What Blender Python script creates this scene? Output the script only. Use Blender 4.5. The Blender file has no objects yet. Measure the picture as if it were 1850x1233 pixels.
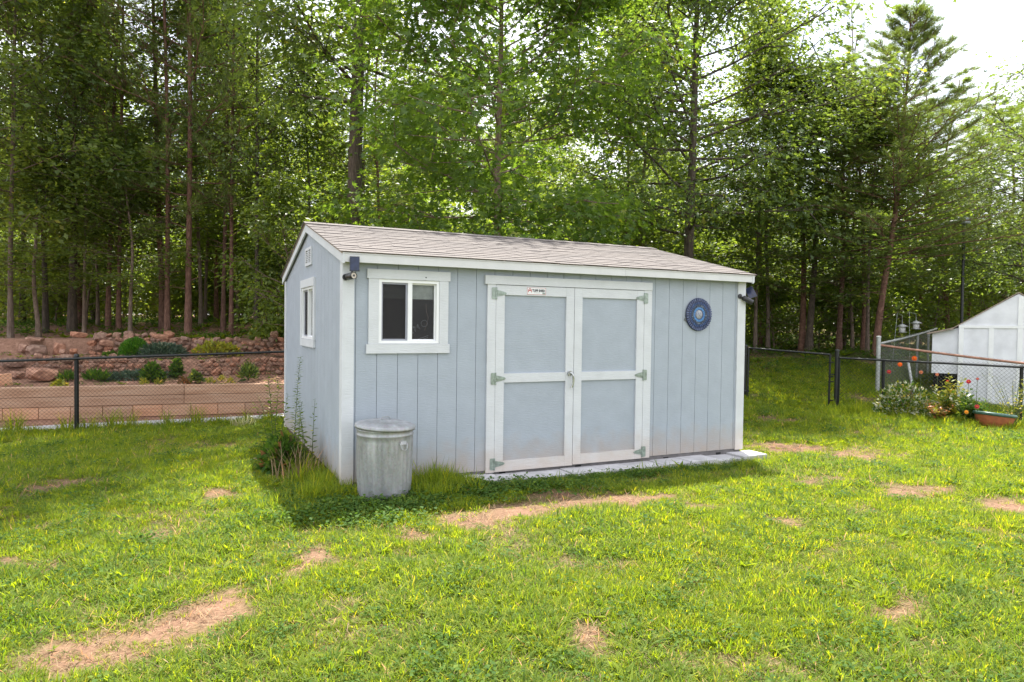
import bpy, bmesh, math, random
import numpy as np
from mathutils import Vector, Matrix, Euler, noise as mnoise

random.seed(7)
rng = np.random.default_rng(7)
R_ = math.radians
scn = bpy.context.scene
COL = scn.collection

# ------------------------------------------------------------------ camera
CAM = np.array([-1.456752, -6.378067, 1.503644])
FW = np.array([0.435023, 0.900090, -0.024348])
RT = np.array([0.900419, -0.434836, 0.012802])
UP = np.array([-0.000935, 0.027492, 0.999622])
FPX = 1232.46
cd = bpy.data.cameras.new("camera")
cd.sensor_fit = 'HORIZONTAL'
cd.sensor_width = 36.0
cd.lens = 36.0 * FPX / 1850.0
cd.clip_start = 0.05
cd.clip_end = 2000.0
cam = bpy.data.objects.new("camera", cd)
COL.objects.link(cam)
cam.matrix_world = Matrix(((RT[0], UP[0], -FW[0], CAM[0]), (RT[1], UP[1], -FW[1], CAM[1]),
                           (RT[2], UP[2], -FW[2], CAM[2]), (0, 0, 0, 1)))
scn.camera = cam

# ------------------------------------------------------------------ sky, sun, exposure
SUN_EL, SUN_AZ = R_(63), R_(28)          # azimuth measured from +Y towards +X
SKY_STRENGTH = 0.15
SUN_STRENGTH = 4.8
EXPOSURE = 1.46
world = bpy.data.worlds.new("World")
scn.world = world
world.use_nodes = True
wn = world.node_tree
wn.nodes.clear()
w_out = wn.nodes.new('ShaderNodeOutputWorld')
w_bg = wn.nodes.new('ShaderNodeBackground')
w_bg.inputs['Strength'].default_value = SKY_STRENGTH
sky = wn.nodes.new('ShaderNodeTexSky')
sky.sky_type = 'NISHITA'
sky.sun_disc = False
sky.sun_elevation = SUN_EL
sky.sun_rotation = SUN_AZ
sky.air_density = 1.0
sky.dust_density = 2.0
sky.ozone_density = 1.0
w_tc = wn.nodes.new('ShaderNodeTexCoord')
w_n = wn.nodes.new('ShaderNodeTexNoise')
w_n.inputs['Scale'].default_value = 2.2
w_n.inputs['Detail'].default_value = 7
w_n.inputs['Roughness'].default_value = 0.55
w_r = wn.nodes.new('ShaderNodeValToRGB')
w_r.color_ramp.elements[0].position = 0.30
w_r.color_ramp.elements[1].position = 0.62
w_r.color_ramp.elements[0].color = (0.35, 0.35, 0.35, 1)
w_m = wn.nodes.new('ShaderNodeMixRGB')
w_m.inputs['Color2'].default_value = (5.5, 5.5, 5.65, 1)
wn.links.new(w_tc.outputs['Generated'], w_n.inputs['Vector'])
wn.links.new(w_n.outputs['Fac'], w_r.inputs['Fac'])
wn.links.new(w_r.outputs['Color'], w_m.inputs['Fac'])
wn.links.new(sky.outputs['Color'], w_m.inputs['Color1'])
wn.links.new(w_m.outputs['Color'], w_bg.inputs['Color'])
wn.links.new(w_bg.outputs['Background'], w_out.inputs['Surface'])

sd = bpy.data.lights.new("sun", 'SUN')
sd.energy = SUN_STRENGTH
sd.angle = R_(0.5)
sd.color = (1.0, 0.955, 0.87)
sun = bpy.data.objects.new("sun", sd)
COL.objects.link(sun)
sv = Vector((math.sin(SUN_AZ) * math.cos(SUN_EL), math.cos(SUN_AZ) * math.cos(SUN_EL), math.sin(SUN_EL)))
sun.rotation_euler = sv.to_track_quat('Z', 'Y').to_euler()
sun.location = (20, 40, 60)

scn.view_settings.view_transform = 'Standard'
scn.view_settings.look = 'None'
scn.view_settings.gamma = 1.0
scn.view_settings.use_curve_mapping = False
scn.view_settings.exposure = EXPOSURE
scn.cycles.max_bounces = 8
scn.cycles.diffuse_bounces = 4
scn.cycles.glossy_bounces = 3
scn.cycles.transmission_bounces = 6
scn.cycles.transparent_max_bounces = 8

# ------------------------------------------------------------------ helpers: photo pixel -> place
def at(px, py, dep):
    return CAM + (FW + RT * (px - 925) / FPX - UP * (py - 616.5) / FPX) * dep

def hor(px):
    return 574.6 + 23.7 * px / 1850.0

def gxy(px, dep):
    p = at(px, hor(px), dep)
    return float(p[0]), float(p[1])

def on_plane_z(px, py, z):
    d = FW + RT * (px - 925) / FPX - UP * (py - 616.5) / FPX
    return CAM + d * (z - CAM[2]) / d[2]

# ------------------------------------------------------------------ terrain heights
def dep_of(x, y):
    return (x - CAM[0]) * 0.4352 + (y - CAM[1]) * 0.9003

WA = np.array(gxy(0, 11.9)); WB = np.array(gxy(510, 13.5))       # retaining wall front line
WD = (WB - WA) / np.linalg.norm(WB - WA); WNRM = np.array([-WD[1], WD[0]])
FA = np.array(gxy(0, 10.47)); FB = np.array(gxy(510, 12.35))     # left fence line
FD = (FB - FA) / np.linalg.norm(FB - FA); FNRM = np.array([-FD[1], FD[0]])

ctl = [(-1.5, -6.4, -.06), (-6, -4, -.12), (3, -6, -.06), (-2, -2.5, -.06), (0.2, -.5, -.06), (2.5, -.5, -.09),
       (5, -.5, -.10), (2, -2.5, -.06), (5, -3, -.09), (9, -4, -.12), (-.3, 3.9, -.16), (5, 4, -.1), (-.3, 2, -.1),
       (-3, 2, -.16), (-8, 0, -.25), (-8, 5, -.36), (12, -3, -.16), (16, 0, -.2), (2, 6, -.2), (-14, -2, -.3), (-3, -14, -.1),
       (12, -14, -.2), (20, -6, -.25), (-14, -14, -.2)]
for px, dep, z in [(138, 10.92, -.31), (510, 12.2, -.29), (0, 10.4, -.32), (60, 12, -.31), (508, 13.4, -.32), (1350, 14.6, -.06), (1510, 14, -.12),
                   (1800, 11.6, -.15), (1800, 15.3, -.15), (1850, 12.5, -.17), (1650, 15, .05), (1585, 15, .12), (1400, 20.5, .68), (1460, 21, .7), (1590, 19.5, .77),
                   (1500, 16.5, .22), (1700, 18.5, .35), (1850, 20, .3), (1250, 18.5, .6),
                   (0, 18, .98), (250, 18.5, 1.02), (480, 19, 1.02), (700, 18.5, .85), (950, 18, .75), (-500, 18, .9),
                   (0, 30, 1.3), (500, 30, 1.35), (950, 30, 1.2), (1400, 30, 1.0), (1850, 30, .7), (2400, 25, .3), (-400, 30, 1.2), (300, 60, 1.8), (950, 70, 1.8),
                   (1700, 60, 1.2), (2600, 60, .8), (-700, 60, 1.5)]:
    x, y = gxy(px, dep)
    ctl.append((x, y, z))
ctl = np.array(ctl)

def _tps_k(r2):
    return np.where(r2 > 1e-9, r2 * np.log(np.maximum(r2, 1e-9)), 0.0)
_n = len(ctl)
_K = _tps_k(((ctl[:, None, :2] - ctl[None, :, :2]) ** 2).sum(-1)) + np.eye(_n) * 0.8
_P = np.c_[np.ones(_n), ctl[:, :2]]
_A = np.block([[_K, _P], [_P.T, np.zeros((3, 3))]])
_S = np.linalg.solve(_A, np.r_[ctl[:, 2], np.zeros(3)])

def h_many(x, y):
    x = np.asarray(x, float); y = np.asarray(y, float)
    out = np.zeros(x.shape)
    for i in range(_n):
        out += _S[i] * _tps_k((x - ctl[i, 0]) ** 2 + (y - ctl[i, 1]) ** 2)
    out += _S[_n] + _S[_n + 1] * x + _S[_n + 2] * y
    s = (x - WA[0]) * WD[0] + (y - WA[1]) * WD[1]
    t = (x - WA[0]) * WNRM[0] + (y - WA[1]) * WNRM[1]
    prof = np.interp(t, [-.5, .04, .12, 1.5, 1.95, 2.15, 3.5, 3.95, 4.2, 6.0], [-.31, -.31, .22, .28, .34, .58, .66, .68, 1.0, 1.04])
    side = np.clip((8.5 - s) / 2.0, 0, 1) * np.clip((s + 14) / 4, 0, 1)
    w = side * (np.clip((t + .6) / .5, 0, 1)) * np.clip((7.5 - t) / 2.0, 0, 1)
    return out * (1 - w) + prof * w

def h(x, y):
    return float(h_many(np.array([x]), np.array([y]))[0])

def gp(px, dep, dz=0.0):
    x, y = gxy(px, dep)
    return Vector((x, y, h(x, y) + dz))

# ------------------------------------------------------------------ materials
def new_mat(name):
    m = bpy.data.materials.new(name); m.use_nodes = True
    nt = m.node_tree
    b = nt.nodes['Principled BSDF']
    return m, nt, b

def noise_node(nt, scale, detail=4, rough=.55, coord='Object', stretch=None):
    tc = nt.nodes.new('ShaderNodeTexCoord')
    n = nt.nodes.new('ShaderNodeTexNoise')
    n.inputs['Scale'].default_value = scale; n.inputs['Detail'].default_value = detail; n.inputs['Roughness'].default_value = rough
    if stretch:
        mp = nt.nodes.new('ShaderNodeMapping'); mp.inputs['Scale'].default_value = stretch
        nt.links.new(tc.outputs[coord], mp.inputs['Vector']); nt.links.new(mp.outputs['Vector'], n.inputs['Vector'])
    else:
        nt.links.new(tc.outputs[coord], n.inputs['Vector'])
    return n

def ramp(nt, src, stops):
    r = nt.nodes.new('ShaderNodeValToRGB')
    els = r.color_ramp.elements
    while len(els) < len(stops): els.new(.5)
    for e, (p, c) in zip(els, stops):
        e.position = p; e.color = (*c, 1)
    nt.links.new(src, r.inputs['Fac'])
    return r

def mix(nt, fac, a, b, mode='MIX'):
    m = nt.nodes.new('ShaderNodeMixRGB'); m.blend_type = mode
    for i, v in ((0, fac), (1, a), (2, b)):
        if isinstance(v, (int, float)): m.inputs[i].default_value = v
        elif isinstance(v, tuple): m.inputs[i].default_value = (*v, 1)
        else: nt.links.new(v, m.inputs[i])
    return m.outputs[0]

def bump(nt, b, src, strength=.3, dist=.01):
    bp = nt.nodes.new('ShaderNodeBump'); bp.inputs['Strength'].default_value = strength; bp.inputs['Distance'].default_value = dist
    nt.links.new(src, bp.inputs['Height']); nt.links.new(bp.outputs['Normal'], b.inputs['Normal'])

def plain(name, col, rough=.6, metal=0.0, var=.12, scale=6.0, bumps=0.0, bscale=40.0, objvar=0.0):
    m, nt, b = new_mat(name)
    n = noise_node(nt, scale)
    lo = tuple(c * (1 - var) for c in col); hi = tuple(min(1, c * (1 + var)) for c in col)
    r = ramp(nt, n.outputs['Fac'], [(.3, lo), (.7, hi)])
    out = r.outputs['Color']
    if objvar:
        oi = nt.nodes.new('ShaderNodeObjectInfo')
        rr = ramp(nt, oi.outputs['Random'], [(0, (1 - objvar,) * 3), (1, (1 + objvar,) * 3)])
        out = mix(nt, 1.0, out, rr.outputs['Color'], 'MULTIPLY')
    nt.links.new(out, b.inputs['Base Color'])
    b.inputs['Roughness'].default_value = rough; b.inputs['Metallic'].default_value = metal
    if bumps:
        n2 = noise_node(nt, bscale, 6)
        bump(nt, b, n2.outputs['Fac'], bumps, .01)
    return m

M = {}
def siding_mat(name, col, tan, stain=1.0):
    """painted, embossed wood siding with red-clay splash on its lowest hand's breadth"""
    m, nt, b = new_mat(name)
    n = noise_node(nt, 5, 5)
    r = ramp(nt, n.outputs['Fac'], [(.3, tuple(c * .94 for c in col)), (.7, tuple(c * 1.05 for c in col))])
    geo = nt.nodes.new('ShaderNodeNewGeometry'); sp = nt.nodes.new('ShaderNodeSeparateXYZ')
    nt.links.new(geo.outputs['Position'], sp.inputs[0])
    n2 = noise_node(nt, 7, 6)
    ad = nt.nodes.new('ShaderNodeMath'); ad.operation = 'MULTIPLY_ADD'; ad.inputs[1].default_value = .45; nt.links.new(n2.outputs['Fac'], ad.inputs[0])
    nt.links.new(sp.outputs['Z'], ad.inputs[2])
    st = ramp(nt, ad.outputs[0], [(.20, (.8 * stain,) * 3), (.58, (0, 0, 0))])
    col_o = mix(nt, st.outputs['Color'], r.outputs['Color'], tan)
    nt.links.new(col_o, b.inputs['Base Color'])
    b.inputs['Roughness'].default_value = .62
    g = noise_node(nt, 1.0, 5, .6, stretch=(16, 16, 95))
    bump(nt, b, g.outputs['Fac'], .55, .006)
    return m
M['siding'] = siding_mat('blue_grey_paint', (.335, .376, .430), (.36, .29, .235))
M['trim'] = siding_mat('white_trim_paint', (.56, .58, .605), (.48, .38, .30), .8)
M['vinyl'] = plain('white_vinyl', (.78, .79, .80), .35, var=.04)
M['grey_metal'] = plain('grey_screen_frame', (.30, .31, .36), .4, .3, var=.05)
M['fascia'] = plain('white_fascia_paint', (.58, .585, .59), .55, var=.05, bumps=.1)
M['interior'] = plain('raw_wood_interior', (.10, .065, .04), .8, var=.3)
M['screen'] = plain('dark_mesh_screen', (.022, .02, .022), .75, var=.2, scale=90)
_sm = M['screen']; _nt = _sm.node_tree; _b = _nt.nodes['Principled BSDF']; _b.inputs['Alpha'].default_value = .5
M['blind'] = plain('faded_blind', (.62, .62, .58), .8, var=.2, scale=14)
M['base'] = plain('grey_base_board', (.13, .12, .12), .8, var=.3, scale=9)
M['black'] = plain('black_void', (.01, .01, .01), .9)
M['concrete'] = plain('pale_concrete', (.46, .45, .46), .85, var=.22, scale=5, bumps=.25, bscale=60, objvar=.08)
M['hinge'] = plain('galvanised_hinge', (.27, .32, .285), .42, .5, var=.25, scale=30)
M['steel'] = plain('brushed_steel', (.45, .46, .46), .3, .9, var=.15, scale=30)
M['dark_plastic'] = plain('dark_plastic', (.022, .022, .024), .4, var=.1)
M['lens_ring'] = plain('pale_led_ring', (.45, .40, .33), .4, var=.3, scale=160)
M['solar'] = plain('solar_cells', (.012, .018, .05), .2, var=.5, scale=22)
M['black_metal'] = plain('black_coated_steel', (.014, .015, .015), .38, .2, var=.2)
M['galv_pipe'] = plain('weathered_galvanised_pipe', (.36, .37, .36), .5, .4, var=.25, scale=14)
M['rusty_pipe'] = plain('rusty_pipe', (.30, .16, .11), .7, .2, var=.3, scale=14)
M['hose'] = plain('tan_hose', (.42, .25, .19), .6)
M['timber'] = None
M['pvc'] = plain('white_panel', (.70, .71, .75), .6, var=.14, scale=2.5, bumps=.05)
M['brown_roof'] = plain('brown_roof_edge', (.30, .24, .19), .8, var=.3, scale=10)
M['terracotta'] = plain('terracotta', (.36, .11, .045), .7, var=.2, scale=12)
M['green_glaze'] = plain('green_glaze', (.05, .11, .09), .35, var=.3, scale=20)
M['potting'] = plain('pale_potting_mix', (.55, .55, .52), .9, var=.45, scale=60)
M['red'] = plain('red_print', (.45, .05, .04), .6, var=.05)
M['ink'] = plain('black_ink', (.012, .012, .02), .6, var=.05)
M['sticker'] = plain('white_sticker', (.74, .75, .76), .45, var=.04)
M['wire_white'] = plain('white_wire', (.62, .58, .58), .5)
M['stem'] = plain('green_stem', (.07, .10, .03), .7, var=.3)
M['twig'] = plain('grey_brown_twig', (.14, .09, .06), .85, var=.3)

def timber_mat():
    m, nt, b = new_mat('rough_sawn_timber')
    n = noise_node(nt, 1.0, 6, .6, stretch=(1.2, 14, 14))
    r = ramp(nt, n.outputs['Fac'], [(.25, (.34, .18, .105)), (.5, (.50, .30, .19)), (.75, (.58, .40, .28))])
    k = nt.nodes.new('ShaderNodeTexVoronoi'); k.inputs['Scale'].default_value = 2.3
    tc = nt.nodes.new('ShaderNodeTexCoord'); mp = nt.nodes.new('ShaderNodeMapping'); mp.inputs['Scale'].default_value = (1, 1, 1.8)
    nt.links.new(tc.outputs['Object'], mp.inputs[0]); nt.links.new(mp.outputs[0], k.inputs['Vector'])
    kr = ramp(nt, k.outputs['Distance'], [(.05, (1, 1, 1)), (.11, (0, 0, 0))])
    c = mix(nt, kr.outputs['Color'], r.outputs['Color'], (.12, .07, .05))
    oi = nt.nodes.new('ShaderNodeObjectInfo')
    rr = ramp(nt, oi.outputs['Random'], [(0, (.80, .82, .85)), (.5, (1.0, 1.0, 1.0)), (1, (1.12, .98, .9))])
    c = mix(nt, 1.0, c, rr.outputs['Color'], 'MULTIPLY')
    nt.links.new(c, b.inputs['Base Color']); b.inputs['Roughness'].default_value = .85
    bump(nt, b, n.outputs['Fac'], .4, .01)
    return m
M['timber'] = timber_mat()

def galv_can_mat():
    m, nt, b = new_mat('weathered_zinc')
    v = nt.nodes.new('ShaderNodeTexVoronoi'); v.inputs['Scale'].default_value = 55
    tc = nt.nodes.new('ShaderNodeTexCoord'); nt.links.new(tc.outputs['Object'], v.inputs['Vector'])
    s = noise_node(nt, 1.0, 6, .6, stretch=(9, 9, 1.6))
    r = ramp(nt, s.outputs['Fac'], [(.3, (.19, .21, .235)), (.55, (.28, .305, .335)), (.75, (.40, .43, .465))])
    c = mix(nt, .18, r.outputs['Color'], v.outputs['Color'], 'SOFT_LIGHT')
    g = nt.nodes.new('ShaderNodeHueSaturation'); g.inputs['Saturation'].default_value = .35; nt.links.new(c, g.inputs['Color'])
    nt.links.new(g.outputs[0], b.inputs['Base Color'])
    b.inputs['Metallic'].default_value = .35; b.inputs['Roughness'].default_value = .45
    n = noise_node(nt, 9, 4); bump(nt, b, n.outputs['Fac'], .2, .02)
    return m
M['zinc'] = galv_can_mat()

def shingle_mat():
    m, nt, b = new_mat('asphalt_shingle')
    n = noise_node(nt, 130, 3)
    r = ramp(nt, n.outputs['Fac'], [(.3, (.095, .082, .077)), (.55, (.148, .131, .124)), (.8, (.205, .185, .177))])
    oi = nt.nodes.new('ShaderNodeObjectInfo')
    rr = ramp(nt, oi.outputs['Random'], [(0, (.91, .91, .92)), (1, (1.06, 1.05, 1.04))])
    c = mix(nt, 1.0, r.outputs['Color'], rr.outputs['Color'], 'MULTIPLY')
    nt.links.new(c, b.inputs['Base Color']); b.inputs['Roughness'].default_value = .9
    bump(nt, b, n.outputs['Fac'], .4, .004)
    return m
M['shingle'] = shingle_mat()

def rock_mat():
    m, nt, b = new_mat('red_fieldstone')
    n = noise_node(nt, 5, 6)
    r = ramp(nt, n.outputs['Fac'], [(.3, (.19, .105, .075)), (.55, (.37, .22, .155)), (.78, (.52, .37, .28))])
    oi = nt.nodes.new('ShaderNodeObjectInfo')
    rr = ramp(nt, oi.outputs['Random'], [(0, (.72, .75, .80)), (.35, (1.05, .98, .95)), (.7, (1.15, .88, .74)), (1, (.85, .88, .92))])
    c = mix(nt, 1.0, r.outputs['Color'], rr.outputs['Color'], 'MULTIPLY')
    nt.links.new(c, b.inputs['Base Color']); b.inputs['Roughness'].default_value = .9
    n2 = noise_node(nt, 22, 7); bump(nt, b, n2.outputs['Fac'], .7, .03)
    return m
M['rock'] = rock_mat()

def bark_mat(name, lo, mid, hi, sc=(9, 9, 2.2)):
    m, nt, b = new_mat(name)
    n = noise_node(nt, 2.0, 7, .65, stretch=sc)
    r = ramp(nt, n.outputs['Fac'], [(.3, lo), (.52, mid), (.75, hi)])
    oi = nt.nodes.new('ShaderNodeObjectInfo')
    rr = ramp(nt, oi.outputs['Random'], [(0, (.8, .8, .8)), (1, (1.2, 1.15, 1.1))])
    c = mix(nt, 1.0, r.outputs['Color'], rr.outputs['Color'], 'MULTIPLY')
    nt.links.new(c, b.inputs['Base Color']); b.inputs['Roughness'].default_value = .95
    bump(nt, b, n.outputs['Fac'], 1.0, .05)
    return m
M['bark_oak'] = bark_mat('grey_oak_bark', (.035, .027, .021), (.085, .065, .05), (.15, .12, .095))
M['bark_pine'] = bark_mat('reddish_pine_bark', (.07, .035, .025), (.17, .09, .065), (.27, .16, .12), (7, 7, 3.5))
M['bark_gum'] = bark_mat('pale_grey_bark', (.09, .065, .05), (.19, .14, .11), (.30, .24, .19))

def leaf_mat(name, lo, hi, trans, tfac=.42, rough=.42, spec=.35):
    m = bpy.data.materials.new(name); m.use_nodes = True
    nt = m.node_tree; b = nt.nodes['Principled BSDF']; out = nt.nodes['Material Output']
    a = nt.nodes.new('ShaderNodeAttribute'); a.attribute_name = 'rnd'
    oi = nt.nodes.new('ShaderNodeObjectInfo')
    r = ramp(nt, a.outputs['Fac'], [(0, lo), (.9, hi), (.985, tuple(min(1, c * 1.25) for c in (hi[0] * 1.7, hi[1] * 1.15, hi[2])))])
    rr = ramp(nt, oi.outputs['Random'], [(0, (.85, .88, .9)), (1, (1.12, 1.08, 1.0))])
    c = mix(nt, 1.0, r.outputs['Color'], rr.outputs['Color'], 'MULTIPLY')
    nt.links.new(c, b.inputs['Base Color'])
    b.inputs['Roughness'].default_value = rough
    b.inputs['Specular IOR Level'].default_value = spec
    t = nt.nodes.new('ShaderNodeBsdfTranslucent')
    tc = mix(nt, 1.0, r.outputs['Color'], trans, 'MULTIPLY')
    nt.links.new(tc, t.inputs['Color'])
    ms = nt.nodes.new('ShaderNodeMixShader'); ms.inputs[0].default_value = tfac
    nt.links.new(b.outputs[0], ms.inputs[1]); nt.links.new(t.outputs[0], ms.inputs[2])
    nt.links.new(ms.outputs[0], out.inputs['Surface'])
    return m
M['leaf_gum'] = leaf_mat('sweetgum_leaf', (.06, .115, .032), (.125, .19, .045), (2.5, 2.4, .7), .5)
M['leaf_oak'] = leaf_mat('oak_leaf', (.06, .10, .042), (.115, .165, .055), (2.5, 2.3, .7), .48)
M['leaf_wood'] = leaf_mat('woodland_leaf', (.07, .115, .035), (.14, .19, .05), (2.6, 2.4, .7), .5)
M['needle'] = leaf_mat('pine_needle', (.08, .12, .042), (.155, .195, .06), (2.1, 2.1, .7), .42)
M['grass'] = leaf_mat('grass_blade', (.105, .16, .020), (.205, .265, .034), (2.4, 2.2, .5), .47, .6, .15)
M['grass_dark'] = leaf_mat('dark_grass_blade', (.065, .115, .02), (.14, .20, .035), (2.2, 2.2, .6), .44, .6, .15)
M['straw'] = leaf_mat('dry_grass', (.19, .13, .075), (.36, .27, .165), (1.2, 1.1, .9), .3, .7, .2)
M['clover'] = leaf_mat('clover_leaf', (.04, .09, .018), (.085, .15, .028), (2.0, 2.0, .7), .36, .65, .12)
M['arbor'] = leaf_mat('arborvitae_leaf', (.05, .14, .02), (.10, .24, .03), (1.8, 1.8, .6), .35)
M['juniper'] = leaf_mat('juniper_leaf', (.05, .09, .06), (.11, .16, .11), (1.2, 1.3, .9), .25)
M['yellow_leaf'] = leaf_mat('yellow_green_leaf', (.20, .24, .03), (.38, .36, .05), (1.5, 1.4, .6), .4)
M['red_leaf'] = leaf_mat('reddish_leaf', (.10, .09, .03), (.30, .13, .06), (1.5, 1.3, .7), .4)
M['pale_leaf'] = leaf_mat('pale_leaf', (.42, .44, .30), (.66, .64, .52), (1.2, 1.2, 1.0), .35)
M['pale_grass'] = leaf_mat('pale_blade', (.45, .42, .22), (.62, .58, .38), (1.2, 1.2, .9), .35)
M['petal_orange'] = leaf_mat('orange_petal', (.75, .10, .02), (.85, .18, .03), (1.1, 1.1, 1.0), .35)
M['petal_red'] = leaf_mat('crimson_petal', (.48, .02, .06), (.6, .05, .10), (1.2, 1.1, 1.0), .35)
M['petal_gold'] = leaf_mat('golden_petal', (.80, .32, .03), (.9, .45, .05), (1.1, 1.1, 1.0), .35)
M['petal_pink'] = leaf_mat('salmon_petal', (.62, .20, .13), (.72, .30, .22), (1.1, 1.1, 1.0), .35)

def medallion_mat(name, cols, scale):
    m, nt, b = new_mat(name)
    v = nt.nodes.new('ShaderNodeTexVoronoi'); v.inputs['Scale'].default_value = scale
    tc = nt.nodes.new('ShaderNodeTexCoord'); nt.links.new(tc.outputs['Object'], v.inputs['Vector'])
    sp = nt.nodes.new('ShaderNodeSeparateColor'); nt.links.new(v.outputs['Color'], sp.inputs[0])
    st = [(i / (len(cols) - 1), c) for i, c in enumerate(cols)]
    r = ramp(nt, sp.outputs[0], st)
    nt.links.new(r.outputs['Color'], b.inputs['Base Color']); b.inputs['Roughness'].default_value = .25
    return m
M['tile_pale'] = medallion_mat('periwinkle_tile', [(.045, .065, .15), (.10, .13, .24), (.025, .04, .11)], 70)
M['tile_mid'] = medallion_mat('mid_blue_tile', [(.015, .04, .13), (.035, .09, .25), (.01, .025, .08)], 60)
M['tile_dark'] = medallion_mat('dark_bead_tile', [(.015, .025, .05), (.04, .08, .14), (.02, .03, .05), (.18, .24, .32)], 80)
M['tile_sky'] = medallion_mat('bright_blue_tile', [(.05, .18, .45), (.08, .26, .55)], 60)
M['tile_centre'] = medallion_mat('pebbled_centre', [(.10, .12, .20), (.35, .37, .42), (.16, .17, .22), (.42, .42, .36)], 110)
M['navy'] = plain('navy_grout', (.012, .02, .06), .4)

# ------------------------------------------------------------------ mesh helpers
def mesh_np(name, V, F, mats, smooth=False, rnd=None, fmat=None):
    """V (n,3); F list of arrays of faces (each (m,k))"""
    me = bpy.data.meshes.new(name)
    V = np.asarray(V, np.float32)
    me.vertices.add(len(V)); me.vertices.foreach_set('co', V.ravel())
    tot = sum(f.size for f in F); nf = sum(len(f) for f in F)
    me.loops.add(tot); me.polygons.add(nf)
    li = np.concatenate([np.asarray(f, np.int32).ravel() for f in F])
    ls = []; o = 0
    for f in F:
        k = f.shape[1]; ls.append(o + np.arange(len(f)) * k); o += f.size
    me.loops.foreach_set('vertex_index', li)
    me.polygons.foreach_set('loop_start', np.concatenate(ls).astype(np.int32))
    if fmat is not None: me.polygons.foreach_set('material_index', np.asarray(fmat, np.int32))
    if smooth: me.polygons.foreach_set('use_smooth', np.ones(nf, bool))
    if rnd is not None:
        at_ = me.attributes.new('rnd', 'FLOAT', 'POINT'); at_.data.foreach_set('value', np.asarray(rnd, np.float32))
    for m in (mats if isinstance(mats, (list, tuple)) else [mats]): me.materials.append(m)
    me.update(calc_edges=True)
    return me

class MB:
    """gathers boxes, tubes, prisms, lathes; build() links them as one mesh object"""
    def __init__(self): self.v = []; self.f = []; self.sm = []
    def add(self, vs, fs, smooth=False):
        o = len(self.v); self.v += [tuple(v) for v in vs]; self.f += [tuple(i + o for i in f) for f in fs]; self.sm += [smooth] * len(fs)
    def box(self, x0, x1, y0, y1, z0, z1, fn=None):
        vs = [(x0, y0, z0), (x1, y0, z0), (x1, y1, z0), (x0, y1, z0), (x0, y0, z1), (x1, y0, z1), (x1, y1, z1), (x0, y1, z1)]
        if fn: vs = [fn(*v) for v in vs]
        self.add(vs, [(3, 2, 1, 0), (4, 5, 6, 7), (0, 1, 5, 4), (1, 2, 6, 5), (2, 3, 7, 6), (3, 0, 4, 7)])
    def prism(self, poly, d0, d1, fn):
        """poly: list of (u,w); extruded between depths d0,d1; fn(u,d,w)->xyz"""
        n = len(poly)
        vs = [fn(u, d0, w) for u, w in poly] + [fn(u, d1, w) for u, w in poly]
        fs = [tuple(range(n))[::-1], tuple(range(n, 2 * n))] + [(i, (i + 1) % n, n + (i + 1) % n, n + i) for i in range(n)]
        self.add(vs, fs)
    def tube(self, pts, rad, n=8, cap=True, smooth=True):
        pts = [Vector(p) for p in pts]; m = len(pts)
        if not isinstance(rad, (list, tuple, np.ndarray)): rad = [rad] * m
        vs = []; prev = None
        for i, p in enumerate(pts):
            t = (pts[min(i + 1, m - 1)] - pts[max(i - 1, 0)]).normalized()
            if prev is None:
                a = Vector((0, 0, 1)) if abs(t.z) < .9 else Vector((1, 0, 0))
                u = t.cross(a).normalized()
            else:
                u = (prev - t * prev.dot(t)).normalized()
            prev = u; w = t.cross(u)
            for k in range(n):
                an = 2 * math.pi * k / n
                vs.append(p + (u * math.cos(an) + w * math.sin(an)) * rad[i])
        fs = [(i * n + k, i * n + (k + 1) % n, (i + 1) * n + (k + 1) % n, (i + 1) * n + k) for i in range(m - 1) for k in range(n)]
        self.add(vs, fs, smooth)
        if cap:
            self.add(vs[:n], [tuple(range(n))[::-1]]); self.add(vs[-n:], [tuple(range(n))])
    def lathe(self, prof, n=32, c=(0, 0, 0), smooth=True):
        """prof: list of (r,z)"""
        vs = []; m = len(prof)
        for r, z in prof:
            for k in range(n):
                an = 2 * math.pi * k / n
                vs.append((c[0] + r * math.cos(an), c[1] + r * math.sin(an), c[2] + z))
        fs = [(i * n + k, i * n + (k + 1) % n, (i + 1) * n + (k + 1) % n, (i + 1) * n + k) for i in range(m - 1) for k in range(n)]
        self.add(vs, fs, smooth)
    def mesh(self, name, mat):
        me = bpy.data.meshes.new(name)
        me.from_pydata(self.v, [], self.f)
        me.polygons.foreach_set('use_smooth', self.sm)
        me.materials.append(mat)
        bm = bmesh.new(); bm.from_mesh(me); bmesh.ops.recalc_face_normals(bm, faces=bm.faces); bm.to_mesh(me); bm.free()
        me.update()
        return me
    def build(self, name, mat, parent=None):
        return link(name, self.mesh(name, mat), parent)

def link(name, data, parent=None, loc=None):
    o = bpy.data.objects.new(name, data); COL.objects.link(o)
    if parent is not None: o.parent = parent
    if loc is not None: o.location = loc
    return o

def tag(o, label, cat, group=None):
    o['label'] = label; o['category'] = cat
    if group: o['group'] = group
    return o

def thing(name, label, cat, loc=(0, 0, 0), rotz=0.0, group=None):
    o = link(name, None, None, loc); o.rotation_euler = (0, 0, rotz); o.empty_display_size = .2
    return tag(o, label, cat, group)

def copy_tree(root, label, loc, rotz=0.0, scale=1.0, group=None):
    r = root.copy(); COL.objects.link(r); r.location = loc; r.rotation_euler = (0, 0, rotz)
    r.scale = (scale,) * 3 if isinstance(scale, (int, float)) else scale
    r['label'] = label
    if group: r['group'] = group
    for ch in list(root.children):
        c = ch.copy(); COL.objects.link(c); c.parent = r
        for g in list(ch.children):
            d = g.copy(); COL.objects.link(d); d.parent = c
    return r

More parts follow.
